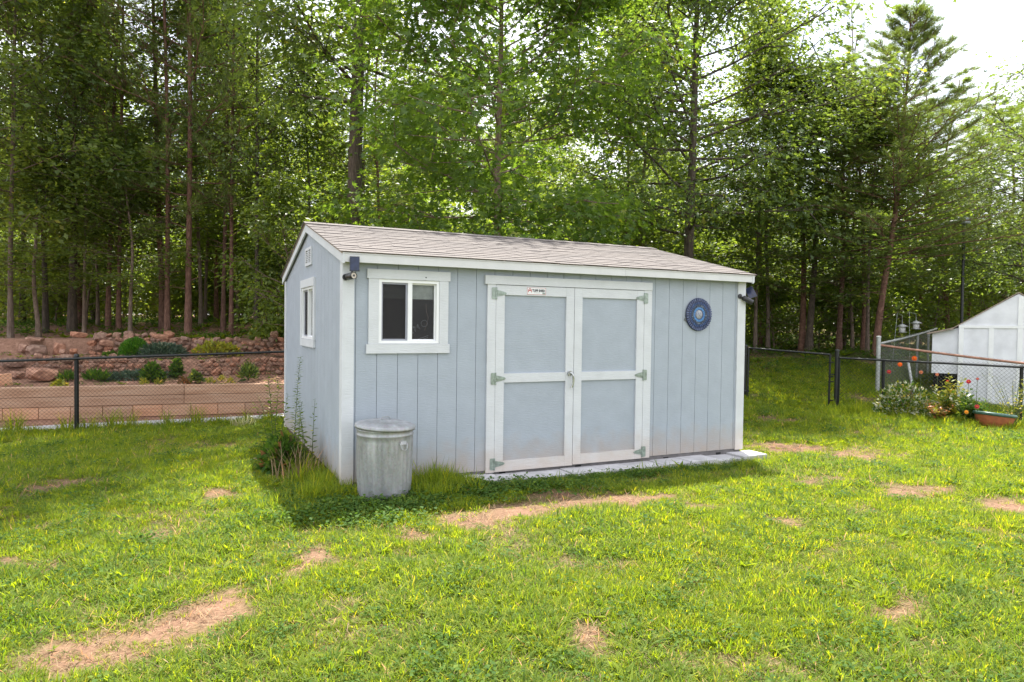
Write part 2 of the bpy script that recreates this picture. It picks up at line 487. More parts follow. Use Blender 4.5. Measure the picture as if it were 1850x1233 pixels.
def unit(a): return a / np.maximum(np.linalg.norm(a, axis=-1, keepdims=True), 1e-9)

def leaves_arrays(P, D, Nn, S, T, TF):
    """leaf template T (k,3) placed at P with long axis D, normal Nn, size S"""
    D = unit(D); X = unit(np.cross(D, Nn)); Z = np.cross(X, D)
    n, k = len(P), len(T)
    V = P[:, None, :] + S[:, None, None] * (T[None, :, 0, None] * X[:, None, :] + T[None, :, 1, None] * D[:, None, :] + T[None, :, 2, None] * Z[:, None, :])
    F = (np.arange(n)[:, None, None] * k + TF[None]).reshape(-1, TF.shape[1])
    return V.reshape(-1, 3), F

# leaf templates (x across, y along, z fold)
T_DIAM = np.array([(0, 0, 0), (.32, .45, .06), (0, 1, -.06), (-.32, .45, .06)]); F_DIAM = np.array([(0, 1, 2), (0, 2, 3)])
T_OAK = np.array([(0, 0, 0), (.16, .28, .03), (.10, .4, .02), (.34, .62, .06), (.13, .72, .02), (0, 1, -.08),
                  (-.13, .72, .02), (-.34, .62, .06), (-.10, .4, .02), (-.16, .28, .03)])
F_OAK = np.array([(0, 1, 2), (0, 2, 8), (0, 8, 9), (2, 3, 4), (2, 4, 6), (2, 6, 8), (8, 6, 7), (4, 5, 6)])
def star():
    v = [(0, .02, 0)]
    for a, r in ((-70, .30), (-52, .62), (-28, .33), (-8 - 18, .34), (-34 + 8, .86), (-14, .40), (0, 1.0), (14, .40), (26, .86), (26, .34), (28, .33), (52, .62), (70, .30)):
        an = R_(a); v.append((math.sin(an) * r, math.cos(an) * r, .07 * abs(math.sin(an)) - .06 * r))
    return np.array(v)
_st = []
for a, r in ((-95, .16), (-72, .58), (-50, .30), (-33, .86), (-16, .38), (0, 1.0), (16, .38), (33, .86), (50, .30), (72, .58), (95, .16)):
    _st.append((math.sin(R_(a)) * r, math.cos(R_(a)) * r, .10 * abs(math.sin(R_(a))) - .08 * r))
T_STAR = np.array([(0, 0, 0)] + _st)
F_STAR = np.array([(0, i, i + 1) for i in range(1, 11)])
T_NEED = np.array([(-.018, 0, 0), (.018, 0, 0), (0, 1, 0)]); F_NEED = np.array([(0, 1, 2)])
T_LANCE = np.array([(0, 0, 0), (.12, .4, .03), (0, 1, -.08), (-.12, .4, .03)]); F_LANCE = F_DIAM

class Cloud:
    """collects leaves of several templates into one mesh"""
    def __init__(self): self.V = []; self.F = []; self.R = []; self.o = 0; self.MI = []
    def add(self, P, D, Nn, S, T, TF, rnd=None, mi=0):
        P = np.asarray(P, float)
        if len(P) == 0: return
        V, F = leaves_arrays(P, np.asarray(D, float), np.asarray(Nn, float), np.asarray(S, float), T, TF)
        self.V.append(V); self.F.append(F + self.o); self.o += len(V)
        r = rng.random(len(P)) if rnd is None else rnd
        self.R.append(np.repeat(r, len(T))); self.MI.append(np.full(len(F), mi))
    def raw(self, V, F, r, mi=0):
        self.V.append(V); self.F.append(np.asarray(F) + self.o); self.o += len(V); self.R.append(np.full(len(V), r)); self.MI.append(np.full(len(F), mi))
    def mesh(self, name, mats, smooth=False):
        byk = {}
        for f, mi in zip(self.F, self.MI): byk.setdefault(f.shape[1], []).append((f, mi))
        F = [np.concatenate([a for a, _ in v]) for v in byk.values()]
        fm = np.concatenate([np.concatenate([b for _, b in v]) for v in byk.values()])
        return mesh_np(name, np.concatenate(self.V), F, mats, smooth, np.concatenate(self.R), fm)

def tubes_np(tubes, n=6):
    """tubes: list of (pts (m,3), radii (m,)) -> V, F"""
    Vs = []; Fs = []; o = 0
    ang = np.arange(n) * 2 * math.pi / n
    for pts, rad in tubes:
        pts = np.asarray(pts, float); m = len(pts)
        t = np.gradient(pts, axis=0); t = unit(t)
        a = np.array([.31, .17, .93]) if abs(t[0][2]) < .9 else np.array([.95, .2, .1])
        u = unit(np.cross(t, a)); w = np.cross(t, u)
        V = pts[:, None, :] + (u[:, None, :] * np.cos(ang)[None, :, None] + w[:, None, :] * np.sin(ang)[None, :, None]) * np.asarray(rad)[:, None, None]
        Vs.append(V.reshape(-1, 3))
        i, k = np.meshgrid(np.arange(m - 1), np.arange(n), indexing='ij')
        F = np.stack([i * n + k, i * n + (k + 1) % n, (i + 1) * n + (k + 1) % n, (i + 1) * n + k], -1).reshape(-1, 4)
        Fs.append(F + o); o += m * n
    return np.concatenate(Vs), np.concatenate(Fs)

# ================================================================== GROUND
# bare, worn patches of the lawn: (px, py, rx, ry, angle) as seen in the photograph, laid onto the ground
PATCH = []
def bare(px, py, rx, ry=None, z=-.07, k=1.0):
    c = on_plane_z(px, py, z); e = on_plane_z(px + rx, py, z)
    n = on_plane_z(px, py + (ry or rx * .3), z)
    PATCH.append((c[0], c[1], e[0] - c[0], e[1] - c[1], n[0] - c[0], n[1] - c[1], k))
for a in [(150, 1205, 120, 34), (250, 1165, 95, 32), (330, 1135, 85, 28), (410, 1105, 75, 26), (455, 1085, 50, 22), (595, 1008, 36, 20), (555, 1045, 26, 10),
          (30, 1012, 50, 18), (90, 1030, 40, 14), (1640, 1112, 70, 24), (1575, 1106, 30, 12), (1035, 1160, 34, 24), (1060, 1190, 30, 14),
          (130, 862, 75, 12), (60, 870, 50, 8), (400, 890, 45, 13), (750, 968, 45, 12), (835, 945, 60, 17), (920, 925, 80, 20), (1020, 910, 90, 16),
          (1120, 902, 85, 14), (1200, 898, 60, 9), (1010, 890, 60, 10), (1170, 860, 50, 8), (1440, 802, 70, 8), (1520, 815, 50, 9), (1400, 796, 45, 6), (1390, 748, 30, 6), (1430, 752, 25, 5),
          (1620, 885, 55, 16), (1700, 882, 60, 11), (1810, 908, 50, 18), (1770, 960, 50, 10), (1845, 968, 30, 12), (1420, 940, 30, 10), (1250, 915, 50, 8),
          (480, 1030, 26, 10), (1500, 860, 40, 8), (1450, 868, 36, 8), (1120, 1020, 24, 8), (330, 1050, 40, 10), (1420, 1160, 24, 10)]:
    bare(*a)
bare(1378, 662, 34, 16, z=.28, k=.8)
PATCH = np.array(PATCH)

_perm = rng.random((64, 64))
def vnoise(x, y):
    xi = np.floor(x).astype(int); yi = np.floor(y).astype(int); fx = x - xi; fy = y - yi
    fx = fx * fx * (3 - 2 * fx); fy = fy * fy * (3 - 2 * fy)
    a = _perm[xi % 64, yi % 64]; b = _perm[(xi + 1) % 64, yi % 64]; c = _perm[xi % 64, (yi + 1) % 64]; d = _perm[(xi + 1) % 64, (yi + 1) % 64]
    return (a * (1 - fx) + b * fx) * (1 - fy) + (c * (1 - fx) + d * fx) * fy
def fbm(x, y): return (vnoise(x, y) + .5 * vnoise(x * 2.1 + 7, y * 2.1 + 3) + .25 * vnoise(x * 4.3 + 1, y * 4.3 + 9)) / 1.75

def bareness(x, y):
    out = np.zeros(x.shape)
    wx = x + .25 * (fbm(x * 2.2, y * 2.2) - .5) * 1.6; wy = y + .25 * (fbm(x * 2.2 + 31, y * 2.2 + 17) - .5) * 1.6
    for cx, cy, ax, ay, bx, by, k in PATCH:
        det = ax * by - ay * bx
        u = ((wx - cx) * by - (wy - cy) * bx) / det; v = (-(wx - cx) * ay + (wy - cy) * ax) / det
        out = np.maximum(out, k * np.clip(1.4 - 1.0 * np.sqrt(u * u + v * v), 0, 1) ** 1.3)
    n = fbm(x * 1.3 + 11, y * 1.3 + 5)
    f = fbm(x * 6.5 + 3, y * 6.5 + 21)
    return np.clip(out * (.62 + .85 * f) + np.clip((n - .50) * 2.0, 0, .5), 0, 1)

def zones(x, y):
    """t behind the fence line, 0..: lawn / path / bank / woods weights"""
    tf = (x - FA[0]) * FNRM[0] + (y - FA[1]) * FNRM[1]
    sf = (x - FA[0]) * FD[0] + (y - FA[1]) * FD[1]
    tw = (x - WA[0]) * WNRM[0] + (y - WA[1]) * WNRM[1]
    left = (sf < 7.0)
    d = dep_of(x, y)
    bank = np.where(left, np.clip(tf / .15, 0, 1), 0)
    woods_r = np.where(~left, np.clip((d - 19.5) / 2.0, 0, 1), 0)
    return bank, woods_r, tf, tw

def axis(parts):
    out = []
    for a, b, s in parts: out += list(np.arange(a, b - 1e-6, s))
    return np.array(out + [parts[-1][1]])
gs = axis([(-140, -40, 10), (-40, -16, 2), (-16, -8, .5), (-8, 16, .16), (16, 30, .4), (30, 60, 3), (60, 160, 10)])
gt = axis([(-60, -30, 6), (-30, -18, 1), (-18, -12, .25), (-12, -.6, .16), (-.6, .4, .06), (.4, 8, .2), (8, 24, .6), (24, 60, 3), (60, 200, 14)])
SS, TT = np.meshgrid(gs, gt)
GX = WA[0] + SS * WD[0] + TT * WNRM[0]; GY = WA[1] + SS * WD[1] + TT * WNRM[1]
GZ = h_many(np.clip(GX, -60, 75), np.clip(GY, -40, 85))
GZ = GZ + .018 * (fbm(GX * 2.5, GY * 2.5) - .5) + .05 * (fbm(GX * .7, GY * .7) - .5)
# level the pad under and around the shed
pad = np.clip(1 - np.maximum(np.maximum(-.2 - GX, GX - 4.9), np.maximum(-.05 - GY, GY - 4.0)) / .5, 0, 1)
GZ = GZ * (1 - pad) + np.minimum(GZ, -.085) * pad
nr, nc = GX.shape
idx = np.arange(nr * nc).reshape(nr, nc)
GF = np.stack([idx[:-1, :-1], idx[:-1, 1:], idx[1:, 1:], idx[1:, :-1]], -1).reshape(-1, 4)
me = mesh_np('ground', np.c_[GX.ravel(), GY.ravel(), GZ.ravel()], [GF], [], True)
bank_w, woods_w, _, _ = zones(GX, GY)
ca = me.color_attributes.new('zone', 'FLOAT_COLOR', 'POINT')
bar = bareness(GX, GY)
ca.data.foreach_set('color', np.stack([bar, bank_w, woods_w, np.ones_like(bar)], -1).astype(np.float32).ravel())

def ground_mat():
    m, nt, b = new_mat('lawn_soil_and_mulch')
    at_ = nt.nodes.new('ShaderNodeAttribute'); at_.attribute_name = 'zone'
    sp = nt.nodes.new('ShaderNodeSeparateColor'); nt.links.new(at_.outputs['Color'], sp.inputs[0])
    n1 = noise_node(nt, 14, 8, .65); n2 = noise_node(nt, 60, 5, .7); n3 = noise_node(nt, 2.0, 5)
    dirt = ramp(nt, n1.outputs['Fac'], [(.28, (.115, .06, .038)), (.5, (.205, .115, .074)), (.72, (.29, .175, .118))])
    strw = ramp(nt, n2.outputs['Fac'], [(.35, (.095, .052, .033)), (.55, (.22, .135, .088)), (.75, (.34, .235, .155))])
    soil = mix(nt, .5, dirt.outputs['Color'], strw.outputs['Color'])
    grn = ramp(nt, n2.outputs['Fac'], [(.3, (.05, .055, .018)), (.7, (.11, .12, .03))])
    lawn = mix(nt, sp.outputs[0], grn.outputs['Color'], soil)
    mul = ramp(nt, n1.outputs['Fac'], [(.28, (.13, .062, .04)), (.5, (.28, .15, .105)), (.72, (.42, .25, .18))])
    mulch = mix(nt, .4, mul.outputs['Color'], ramp(nt, n2.outputs['Fac'], [(.35, (.11, .055, .038)), (.7, (.42, .26, .18))]).outputs['Color'])
    c = mix(nt, sp.outputs[1], lawn, mulch)
    lit = ramp(nt, n1.outputs['Fac'], [(.3, (.06, .04, .02)), (.5, (.13, .08, .045)), (.7, (.22, .14, .08))])
    lit2 = mix(nt, ramp(nt, n3.outputs['Fac'], [(.45, (0, 0, 0)), (.6, (.6, .6, .6))]).outputs['Color'], lit.outputs['Color'], (.06, .09, .02))
    c = mix(nt, sp.outputs[2], c, lit2)
    nt.links.new(c, b.inputs['Base Color']); b.inputs['Roughness'].default_value = .95
    b.inputs['Specular IOR Level'].default_value = .15
    bump(nt, b, n1.outputs['Fac'], .8, .04)
    return m
me.materials.append(ground_mat())
ground = link('ground', me); ground['kind'] = 'structure'

# pale concrete strip running behind the black fence
PLANES = {}
mb = MB()
n = 26
pl = [gxy(-260 + (760 + 260) * i / n, 1 / (1 / 10.72 + (1 / 12.75 - 1 / 10.72) * (-260 + 1020 * i / n) / 510)) for i in range(n + 1)]
vs = []
for x, y in pl:
    for o, z in ((0, -.30), (0, .028), (.52, .028), (.52, -.30)):
        vs.append((x + FNRM[0] * o, y + FNRM[1] * o, h(x, y) + z))
fs = []
for i in range(n):
    for k in range(3): fs.append((i * 4 + k, (i + 1) * 4 + k, (i + 1) * 4 + k + 1, i * 4 + k + 1))
mb.add(vs, fs)
path = mb.build('path', M['concrete']); path['kind'] = 'structure'

# ================================================================== SHED
shed = thing('shed', 'blue grey wooden storage shed with white trim and double doors', 'shed', (0, 0, 0))
g = .2032
SL = .25                                    # roof pitch
def FR(u, d, z): return (u, -d, z)          # front wall: d outwards
def SD(u, d, z): return (-.11 - d, u, z)    # left gable wall
def roof_z(y): return 2.665 - abs(y - 1.96) * SL

def cut_rects(x0, x1, z0, z1, holes):
    xs = sorted({x0, x1} | {min(max(v, x0), x1) for hh in holes for v in hh[:2]})
    out = []
    for a, b in zip(xs[:-1], xs[1:]):
        if b - a < .004: continue
        segs = [(z0, z1)]
        for hx0, hx1, hz0, hz1 in holes:
            if hx0 < (a + b) / 2 < hx1:
                ns = []
                for s0, s1 in segs:
                    if hz0 > s0: ns.append((s0, min(hz0, s1)))
                    if hz1 < s1: ns.append((max(hz1, s0), s1))
                segs = [s for s in ns if s[1] - s[0] > .004]
        out += [(a, b, s0, s1) for s0, s1 in segs]
    return out

WIN_F = (.215, .82, 1.305, 1.918)
WIN_S = (1.565, 2.37, 1.30, 1.912)
DOOR = (1.43, 3.285, -.02, 1.908)
front_holes = [WIN_F, DOOR]
for k in range(-1, 24):
    x0 = max(k * g + .0022, -.105); x1 = min((k + 1) * g - .0022, 4.80)
    if x1 - x0 < .02: continue
    mb = MB()
    for a, b, z0, z1 in cut_rects(x0, x1, 0, 2.10, front_holes): mb.box(a, b, 0, .012, z0, z1)
    mb.build('siding_board', M['siding'], shed)
for k in range(20):
    y0 = max(k * g + .0022 - .07, .0); y1 = min((k + 1) * g - .0022 - .07, 3.92)
    if y1 - y0 < .02: continue
    mb = MB()
    for a, b, z0, z1 in cut_rects(y0, y1, 0, 9, [WIN_S]):
        if z1 > 8:
            mid = [1.96] if a < 1.96 < b else []
            top = [(y, roof_z(y) - .075) for y in [a] + mid + [b]]
            mb.prism([(a, z0), (b, z0)] + top[::-1], -.012, 0, SD)
        else:
            mb.prism([(a, z0), (b, z0), (b, z1), (a, z1)], -.012, 0, SD)
    mb.build('siding_board', M['siding'], shed)
# framing walls behind the boards
mb = MB()
for a, b, z0, z1 in cut_rects(-.098, 4.80, 0, 2.10, [(WIN_F[0] + .02, WIN_F[1] - .02, WIN_F[2] + .02, WIN_F[3] - .02)]): mb.box(a, b, .014, .09, z0, z1)
mb.build('front_wall', M['siding'], shed)
mb = MB()
for a, b, z0, z1 in cut_rects(.092, 3.90, 0, 2.05, [(WIN_S[0] + .02, WIN_S[1] - .02, WIN_S[2] + .02, WIN_S[3] - .02)]):
    mb.prism([(a, z0), (b, z0), (b, z1), (a, z1)], -.09, -.014, SD)
mb.prism([(.092, 2.05), (3.90, 2.05), (1.96, roof_z(1.96) - .08)], -.09, -.014, SD)
mb.build('gable_wall', M['siding'], shed)
mb = MB()
mb.box(-.098, 4.80, 3.83, 3.92, 0, 2.10)
mb.prism([(.092, 0), (3.83, 0), (3.83, 2.10), (1.96, roof_z(1.96) - .08), (.092, 2.10)], 0, .08, lambda u, d, z: (4.80 - d, u, z))
mb.build('rear_wall', M['siding'], shed)
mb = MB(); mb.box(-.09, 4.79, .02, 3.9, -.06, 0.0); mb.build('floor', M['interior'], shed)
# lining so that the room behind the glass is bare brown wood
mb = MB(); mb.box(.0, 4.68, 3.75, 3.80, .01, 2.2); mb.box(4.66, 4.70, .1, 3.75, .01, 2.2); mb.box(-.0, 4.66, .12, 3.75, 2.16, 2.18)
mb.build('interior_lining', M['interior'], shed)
# dark skirting board the shed stands on, with small vents in it
mb = MB(); mb.box(-.10, 4.80, .012, .06, -.10, -.003); mb.build('base_board', M['base'], shed)
for px in (0.42, 1.50, 2.42, 3.62, 4.42):
    mb = MB(); mb.box(px, px + .07, .004, .011, -.055, -.03); mb.build('base_vent', M['black'], shed)

# corner boards
for (x0, x1) in ((-.128, -.018), (4.70, 4.824)):
    mb = MB(); mb.box(x0, x1, -.019, -.001, -.012, 2.09)
    mb.build('corner_board', M['trim'], shed)
mb = MB(); mb.box(-.1285, -.1105, -.0005, .09, -.012, 2.09); mb.build('corner_board', M['trim'], shed)
mb = MB(); mb.box(-.1285, -.1105, 3.83, 3.94, -.012, 2.075); mb.build('corner_board', M['trim'], shed)
mb = MB(); mb.box(4.8025, 4.822, -.0005, .09, -.012, 2.09); mb.build('corner_board', M['trim'], shed)

# eave: soffit, fascia, drip edge
mb = MB(); mb.box(-.13, 4.84, -.10, -.0005, 2.090, 2.104); mb.build('soffit', M['fascia'], shed)
mb = MB(); mb.box(-.148, 2.95, -.121, -.101, 2.054, 2.128); mb.build('fascia_board', M['fascia'], shed)
mb = MB(); mb.box(2.953, 4.862, -.1205, -.1012, 2.056, 2.128); mb.build('fascia_board', M['fascia'], shed)
mb = MB(); mb.box(-.150, 4.864, -.126, -.09, 2.1285, 2.139); mb.build('drip_edge', M['fascia'], shed)
# rake boards on both gables
for xa, xb in ((-.150, -.130), (4.826, 4.846)):
    for s in (0, 1):
        ya, yb = ((-.1245, 1.958), (1.962, 4.04))[s]
        za, zb = roof_z(ya) - .014, roof_z(yb) - .014
        mb = MB()
        pol = [(ya, za - .088), (yb, zb - .088), (yb, zb), (ya, za)]
        mb.prism(pol, 0, 1, lambda u, d, w, xa=xa, xb=xb: (xa + (xb - xa) * d, u, w))
        mb.build('rake_board', M['trim'], shed)
# roof deck
mb = MB()
for ya, yb in ((-.125, 1.96), (1.96, 4.045)):
    za, zb = roof_z(ya), roof_z(yb)
    mb.prism([(ya, za - .013), (yb, zb - .013), (yb, zb - .001), (ya, za - .001)], -.160, 4.872, lambda u, d, w: (d, u, w))
roof_deck = mb.build('roof_deck', M['brown_roof'], shed)
# shingles, front slope: each a piece of its own
cs, sn = math.cos(math.atan(SL)), math.sin(math.atan(SL))
expo = .1265
def shingle_mesh(w):
    mb = MB()
    vs = [(0, 0, .004), (w, 0, .004), (w, .150, .0015), (0, .150, .0015), (0, 0, .011), (w, 0, .011), (w, .150, .0045), (0, .150, .0045)]
    mb.add(vs, [(3, 2, 1, 0), (4, 5, 6, 7), (0, 1, 5, 4), (1, 2, 6, 5), (2, 3, 7, 6), (3, 0, 4, 7)])
    return mb.mesh('shingle', M['shingle'])
SH = {w: shingle_mesh(w) for w in (.300, .330, .360, .27)}
slope_rot = Euler((math.atan(SL), 0, 0))
ncourse = 17
for c in range(ncourse):
    s = c * expo - .012
    x = -.172 + (c % 3) * -.0 
    off = [0, .17, .09, .25, .05, .21][c % 6]
    x = -.172
    first = True
    while x < 4.884 - .01:
        w = random.choice((.300, .330, .360))
        if first: w0 = .33 - off if off else .33; first = False
        else: w0 = w
        w0 = min(w0, 4.884 - x)
        base = min(SH, key=lambda q: abs(q - w0))
        o = link('shingle', SH[base], shed, (x, -.125 + s * cs, roof_z(-.125) + s * sn + random.choice((0, 0, .0015, .003))))
        o.rotation_euler = slope_rot
        o.scale = ((w0 - .004) / base, 1, 1)
        x += w0
mb = MB()
for c in range(17):
    s0 = c * expo; ya = 4.05 - s0 * cs; yb = ya - .15 * cs
    mb.prism([(ya, roof_z(ya) + .004), (yb, roof_z(yb) + .002), (yb, roof_z(yb) + .005), (ya, roof_z(ya) + .011)], -.172, 4.884, lambda u, d, w: (d, u, w))
mb.build('rear_shingles', M['shingle'], shed)
x = -.176
capm = None
while x < 4.87:
    w = min(.26, 4.888 - x)
    mb = MB()
    for sg in (-1, 1):
        mb.prism([(0, .016), (sg * .14, .016 - .14 * SL), (sg * .14, .008 - .14 * SL), (0, .008)], 0, w - .004, lambda u, d, z: (d, u, z))
    o = mb.build('ridge_cap', M['shingle'], shed); o.location = (x, 1.96, 2.668 + .002 * random.random())
    x += w

# ---- windows
def glass_mat():
    m = bpy.data.materials.new('window_glass'); m.use_nodes = True
    nt = m.node_tree; nt.nodes.clear()
    out = nt.nodes.new('ShaderNodeOutputMaterial'); mx = nt.nodes.new('ShaderNodeMixShader')
    fr = nt.nodes.new('ShaderNodeFresnel'); fr.inputs['IOR'].default_value = 1.33
    tr = nt.nodes.new('ShaderNodeBsdfTransparent'); tr.inputs['Color'].default_value = (.78, .80, .80, 1)
    gl = nt.nodes.new('ShaderNodeBsdfGlossy'); gl.inputs['Roughness'].default_value = .02
    nt.links.new(fr.outputs[0], mx.inputs[0]); nt.links.new(tr.outputs[0], mx.inputs[1]); nt.links.new(gl.outputs[0], mx.inputs[2])
    nt.links.new(mx.outputs[0], out.inputs['Surface'])
    return m
M['glass'] = glass_mat()

def window(W, head, sill, Pf, mirror=False):
    u0, u1, z0, z1 = W
    f = link('window', None, shed); f.empty_display_size = .1
    bx = lambda mb, a, b, d0, d1, c, d: mb.prism([(a, c), (b, c), (b, d), (a, d)], d0, d1, Pf)
    cu0, cu1 = u0 - .098, u1 + .092
    mb = MB(); bx(mb, head[0], head[1], .001, .026, z1 + .002, 2.010); mb.build('head_casing', M['trim'], f)
    mb = MB(); bx(mb, sill[0], sill[1], .001, .026, 1.212, z0 - .004); mb.build('sill_casing', M['trim'], f)
    for a, b in ((cu0, u0 - .001), (u1 + .001, cu1)):
        mb = MB(); bx(mb, a, b, .001, .022, z0 - .003, z1 + .001); mb.build('side_casing', M['trim'], f)
    # vinyl frame
    mb = MB(); t = .028
    bx(mb, u0, u1, -.05, .012, z0, z0 + t); bx(mb, u0, u1, -.05, .012, z1 - t, z1)
    bx(mb, u0, u0 + t, -.05, .012, z0 + t, z1 - t); bx(mb, u1 - t, u1, -.05, .012, z0 + t, z1 - t)
    um = u0 + (u1 - u0) * (.51 if not mirror else .49)
    bx(mb, um - .021, um + .021, -.045, .008, z0 + t, z1 - t)
    mb.build('frame', M['vinyl'], f)
    L = (u0 + t, um - .021); Rr = (um + .021, u1 - t)
    if mirror: L, Rr = Rr, L
    zz0, zz1 = z0 + t, z1 - t
    # screen half: grey metal frame and dark mesh
    mb = MB(); q = .017
    bx(mb, L[0], L[1], -.028, -.012, zz0, zz0 + q); bx(mb, L[0], L[1], -.028, -.012, zz1 - q, zz1)
    bx(mb, L[0], L[0] + q, -.028, -.012, zz0 + q, zz1 - q); bx(mb, L[1] - q, L[1], -.028, -.012, zz0 + q, zz1 - q)
    mb.build('screen_frame', M['grey_metal'], f)
    mb = MB(); bx(mb, L[0] + q, L[1] - q, -.021, -.020, zz0 + q, zz1 - q); mb.build('insect_screen', M['screen'], f)
    mb = MB(); bx(mb, L[0] + q, L[1] - q, -.036, -.034, zz0 + q, zz1 - q); mb.build('pane', M['glass'], f)
    # fixed half: inner vinyl sash and glass
    mb = MB(); q = .014
    bx(mb, Rr[0], Rr[1], -.04, -.02, zz0, zz0 + q); bx(mb, Rr[0], Rr[1], -.04, -.02, zz1 - q, zz1)
    bx(mb, Rr[1] - q, Rr[1], -.04, -.02, zz0 + q, zz1 - q) if not mirror else bx(mb, Rr[0], Rr[0] + q, -.04, -.02, zz0 + q, zz1 - q)
    mb.build('sash', M['vinyl'], f)
    mb = MB(); bx(mb, Rr[0], Rr[1] , -.032, -.030, zz0 + q, zz1 - q); mb.build('pane', M['glass'], f)
    # half-raised blind inside
    for a, b in ((L[0] - .01, L[1] + .012), (Rr[0] - .004, Rr[1] + .01)):
        mb = MB()
        for i in range(5):
            zt = zz1 + .01 - i * .032
            bx(mb, a, b, -.060 - .006 * (i % 2), -.055 - .006 * (i % 2), zt - .034, zt)
        mb.build('blind', M['blind'], f)
    return f
wf = window(WIN_F, (.102, .930), (.097, .928), FR)
wsd = window(WIN_S, (1.476, 2.441), (1.481, 2.434), SD, mirror=True)
# latch seen inside the left sash, and small screw on the head casing
mb = MB(); mb.box(.262, .285, .062, .07, 1.575, 1.60); mb.build('latch', M['vinyl'], wf)
mb = MB(); mb.lathe([(0, 0), (.006, 0), (.006, .003), (0, .003)], 10)
o = mb.build('screw', M['ink'], wf); o.location = (.676, -.027, 1.948); o.rotation_euler = (R_(90), 0, 0)

# ---- gable vent
ven = link('gable_vent', None, shed); ven.empty_display_size = .1
mb = MB(); vz0, vz1, vy0, vy1 = 2.165, 2.375, 1.71, 2.135
for a in ((vy0, vy1, vz0, vz0 + .028), (vy0, vy1, vz1 - .028, vz1), (vy0, vy0 + .04, vz0 + .028, vz1 - .028), (vy1 - .04, vy1, vz0 + .028, vz1 - .028), (1.905, 1.94, vz0 + .028, vz1 - .028)):
    mb.prism([(a[0], a[2]), (a[1], a[2]), (a[1], a[3]), (a[0], a[3])], .001, .018, SD)
mb.build('vent_frame', M['trim'], ven)
mb = MB(); mb.prism([(vy0 + .02, vz0 + .01), (vy1 - .02, vz0 + .01), (vy1 - .02, vz1 - .01), (vy0 + .02, vz1 - .01)], .0005, .003, SD); mb.build('vent_backing', M['black'], ven)
for i in range(7):
    zz = vz0 + .036 + i * .0205
    for a, b in ((vy0 + .04, 1.905), (1.94, vy1 - .04)):
        mb = MB(); mb.prism([(.004, 0), (.016, -.004), (.016, .006), (.004, .010)], a, b, lambda u, d, w, zz=zz: (-.11 - u, d, zz + w)); mb.build('louvre', M['trim'], ven)

# ---- double doors
def bxf(a, b, d0, d1, z0, z1, name, mat, par):
    mb = MB(); mb.box(a, b, -d1, -d0, z0, z1); return mb.build(name, mat, par)
case = link('door_casing', None, shed); case.empty_display_size = .1
bxf(1.306, 3.392, .001, .030, 1.911, 2.000, 'head_casing', M['trim'], case)
bxf(1.335, 1.427, .001, .022, -.022, 1.910, 'side_casing', M['trim'], case)
bxf(3.288, 3.392, .001, .022, -.010, 1.910, 'side_casing', M['trim'], case)
def door(x0, x1, zb, hinge_left):
    d = link('door', None, shed); d.empty_display_size = .1
    sw = .098
    bxf(x0 + .002, x1 - .002, -.02, .002, zb + .01, 1.902, 'door_panel', M['siding'], d)
    bxf(x0, x0 + sw, .0025, .022, zb, 1.905, 'stile', M['trim'], d)
    bxf(x1 - sw, x1, .0025, .022, zb, 1.905, 'stile', M['trim'], d)
    bxf(x0 + sw + .001, x1 - sw - .001, .0025, .0215, 1.806, 1.905, 'rail', M['trim'], d)
    bxf(x0 + sw + .001, x1 - sw - .001, .0025, .0215, .902, .996, 'rail', M['trim'], d)
    bxf(x0 + sw + .001, x1 - sw - .001, .0025, .0215, zb, zb + .108, 'rail', M['trim'], d)
    hx = x0 if hinge_left else x1; sg = 1 if hinge_left else -1
    for z in (1.82, .945, .065):
        mb = MB()
        F = lambda u, dd, w: (hx + sg * u, -dd, z + w)
        mb.prism([(-.050, -.052), (-.042, -.06), (-.008, -.06), (-.008, .06), (-.042, .06), (-.050, .052)], .0225, .028, F)
        mb.prism([(.006, -.034), (.07, -.022), (.105, -.012), (.118, 0), (.105, .012), (.07, .022), (.006, .034)], .0225, .027, F)
        mb.prism([(.012, -.008), (.09, -.005), (.09, .005), (.012, .008)], .027, .033, F)
        mb.tube([F(0, .028, -.062), F(0, .028, .062)], .0085, 8)
        mb.build('hinge', M['hinge'], d)
    return d
dl = door(1.430, 2.3585, -.018, True)
dr = door(2.3645, 3.284, -.012, False)
mb = MB()
mb.tube([(2.306, -.0225, .985), (2.306, -.052, .985)], .026, 14)
mb.tube([(2.306, -.052, .990), (2.316, -.068, .985), (2.329, -.072, .955), (2.333, -.070, .91), (2.327, -.064, .865), (2.316, -.058, .832)], [.015, .014, .012, .011, .012, .013], 10)
mb.build('handle', M['steel'], dl)
# maker's plate on the left door's top rail
sgn = link('sign', None, shed); sgn.location = (1.893, -.0215, 1.855); sgn.empty_display_size = .05
mb = MB(); mb.box(-.110, .110, -.003, -.0005, -.036, .036); mb.build('plate', M['sticker'], sgn)
mb = MB()
for a in ((-.110, .110, .0335, .036), (-.110, .110, -.036, -.0335), (-.110, -.1075, -.0335, .0335), (.1075, .110, -.0335, .0335)):
    mb.box(a[0], a[1], -.0042, -.0032, a[2], a[3])
mb.build('border', M['red'], sgn)
mb = MB()                                   # little red barn emblem
Z = lambda u, d, w: (u - .078, -d, w + .004)
for pol in ([(-.020, -.018), (-.013, -.018), (-.013, .006), (-.020, .006)], [(.013, -.018), (.020, -.018), (.020, .006), (.013, .006)], [(-.012, -.002), (.012, -.002), (.012, .006), (-.012, .006)],
            [(-.024, .0065), (-.018, .0065), (0, .022), (0, .028)], [(.024, .0065), (0, .028), (0, .022), (.018, .0065)], [(-.004, .0065), (.004, .0065), (.004, .014), (-.004, .014)]):
    mb.prism(pol, .0032, .0045, Z)
mb.build('emblem', M['red'], sgn)

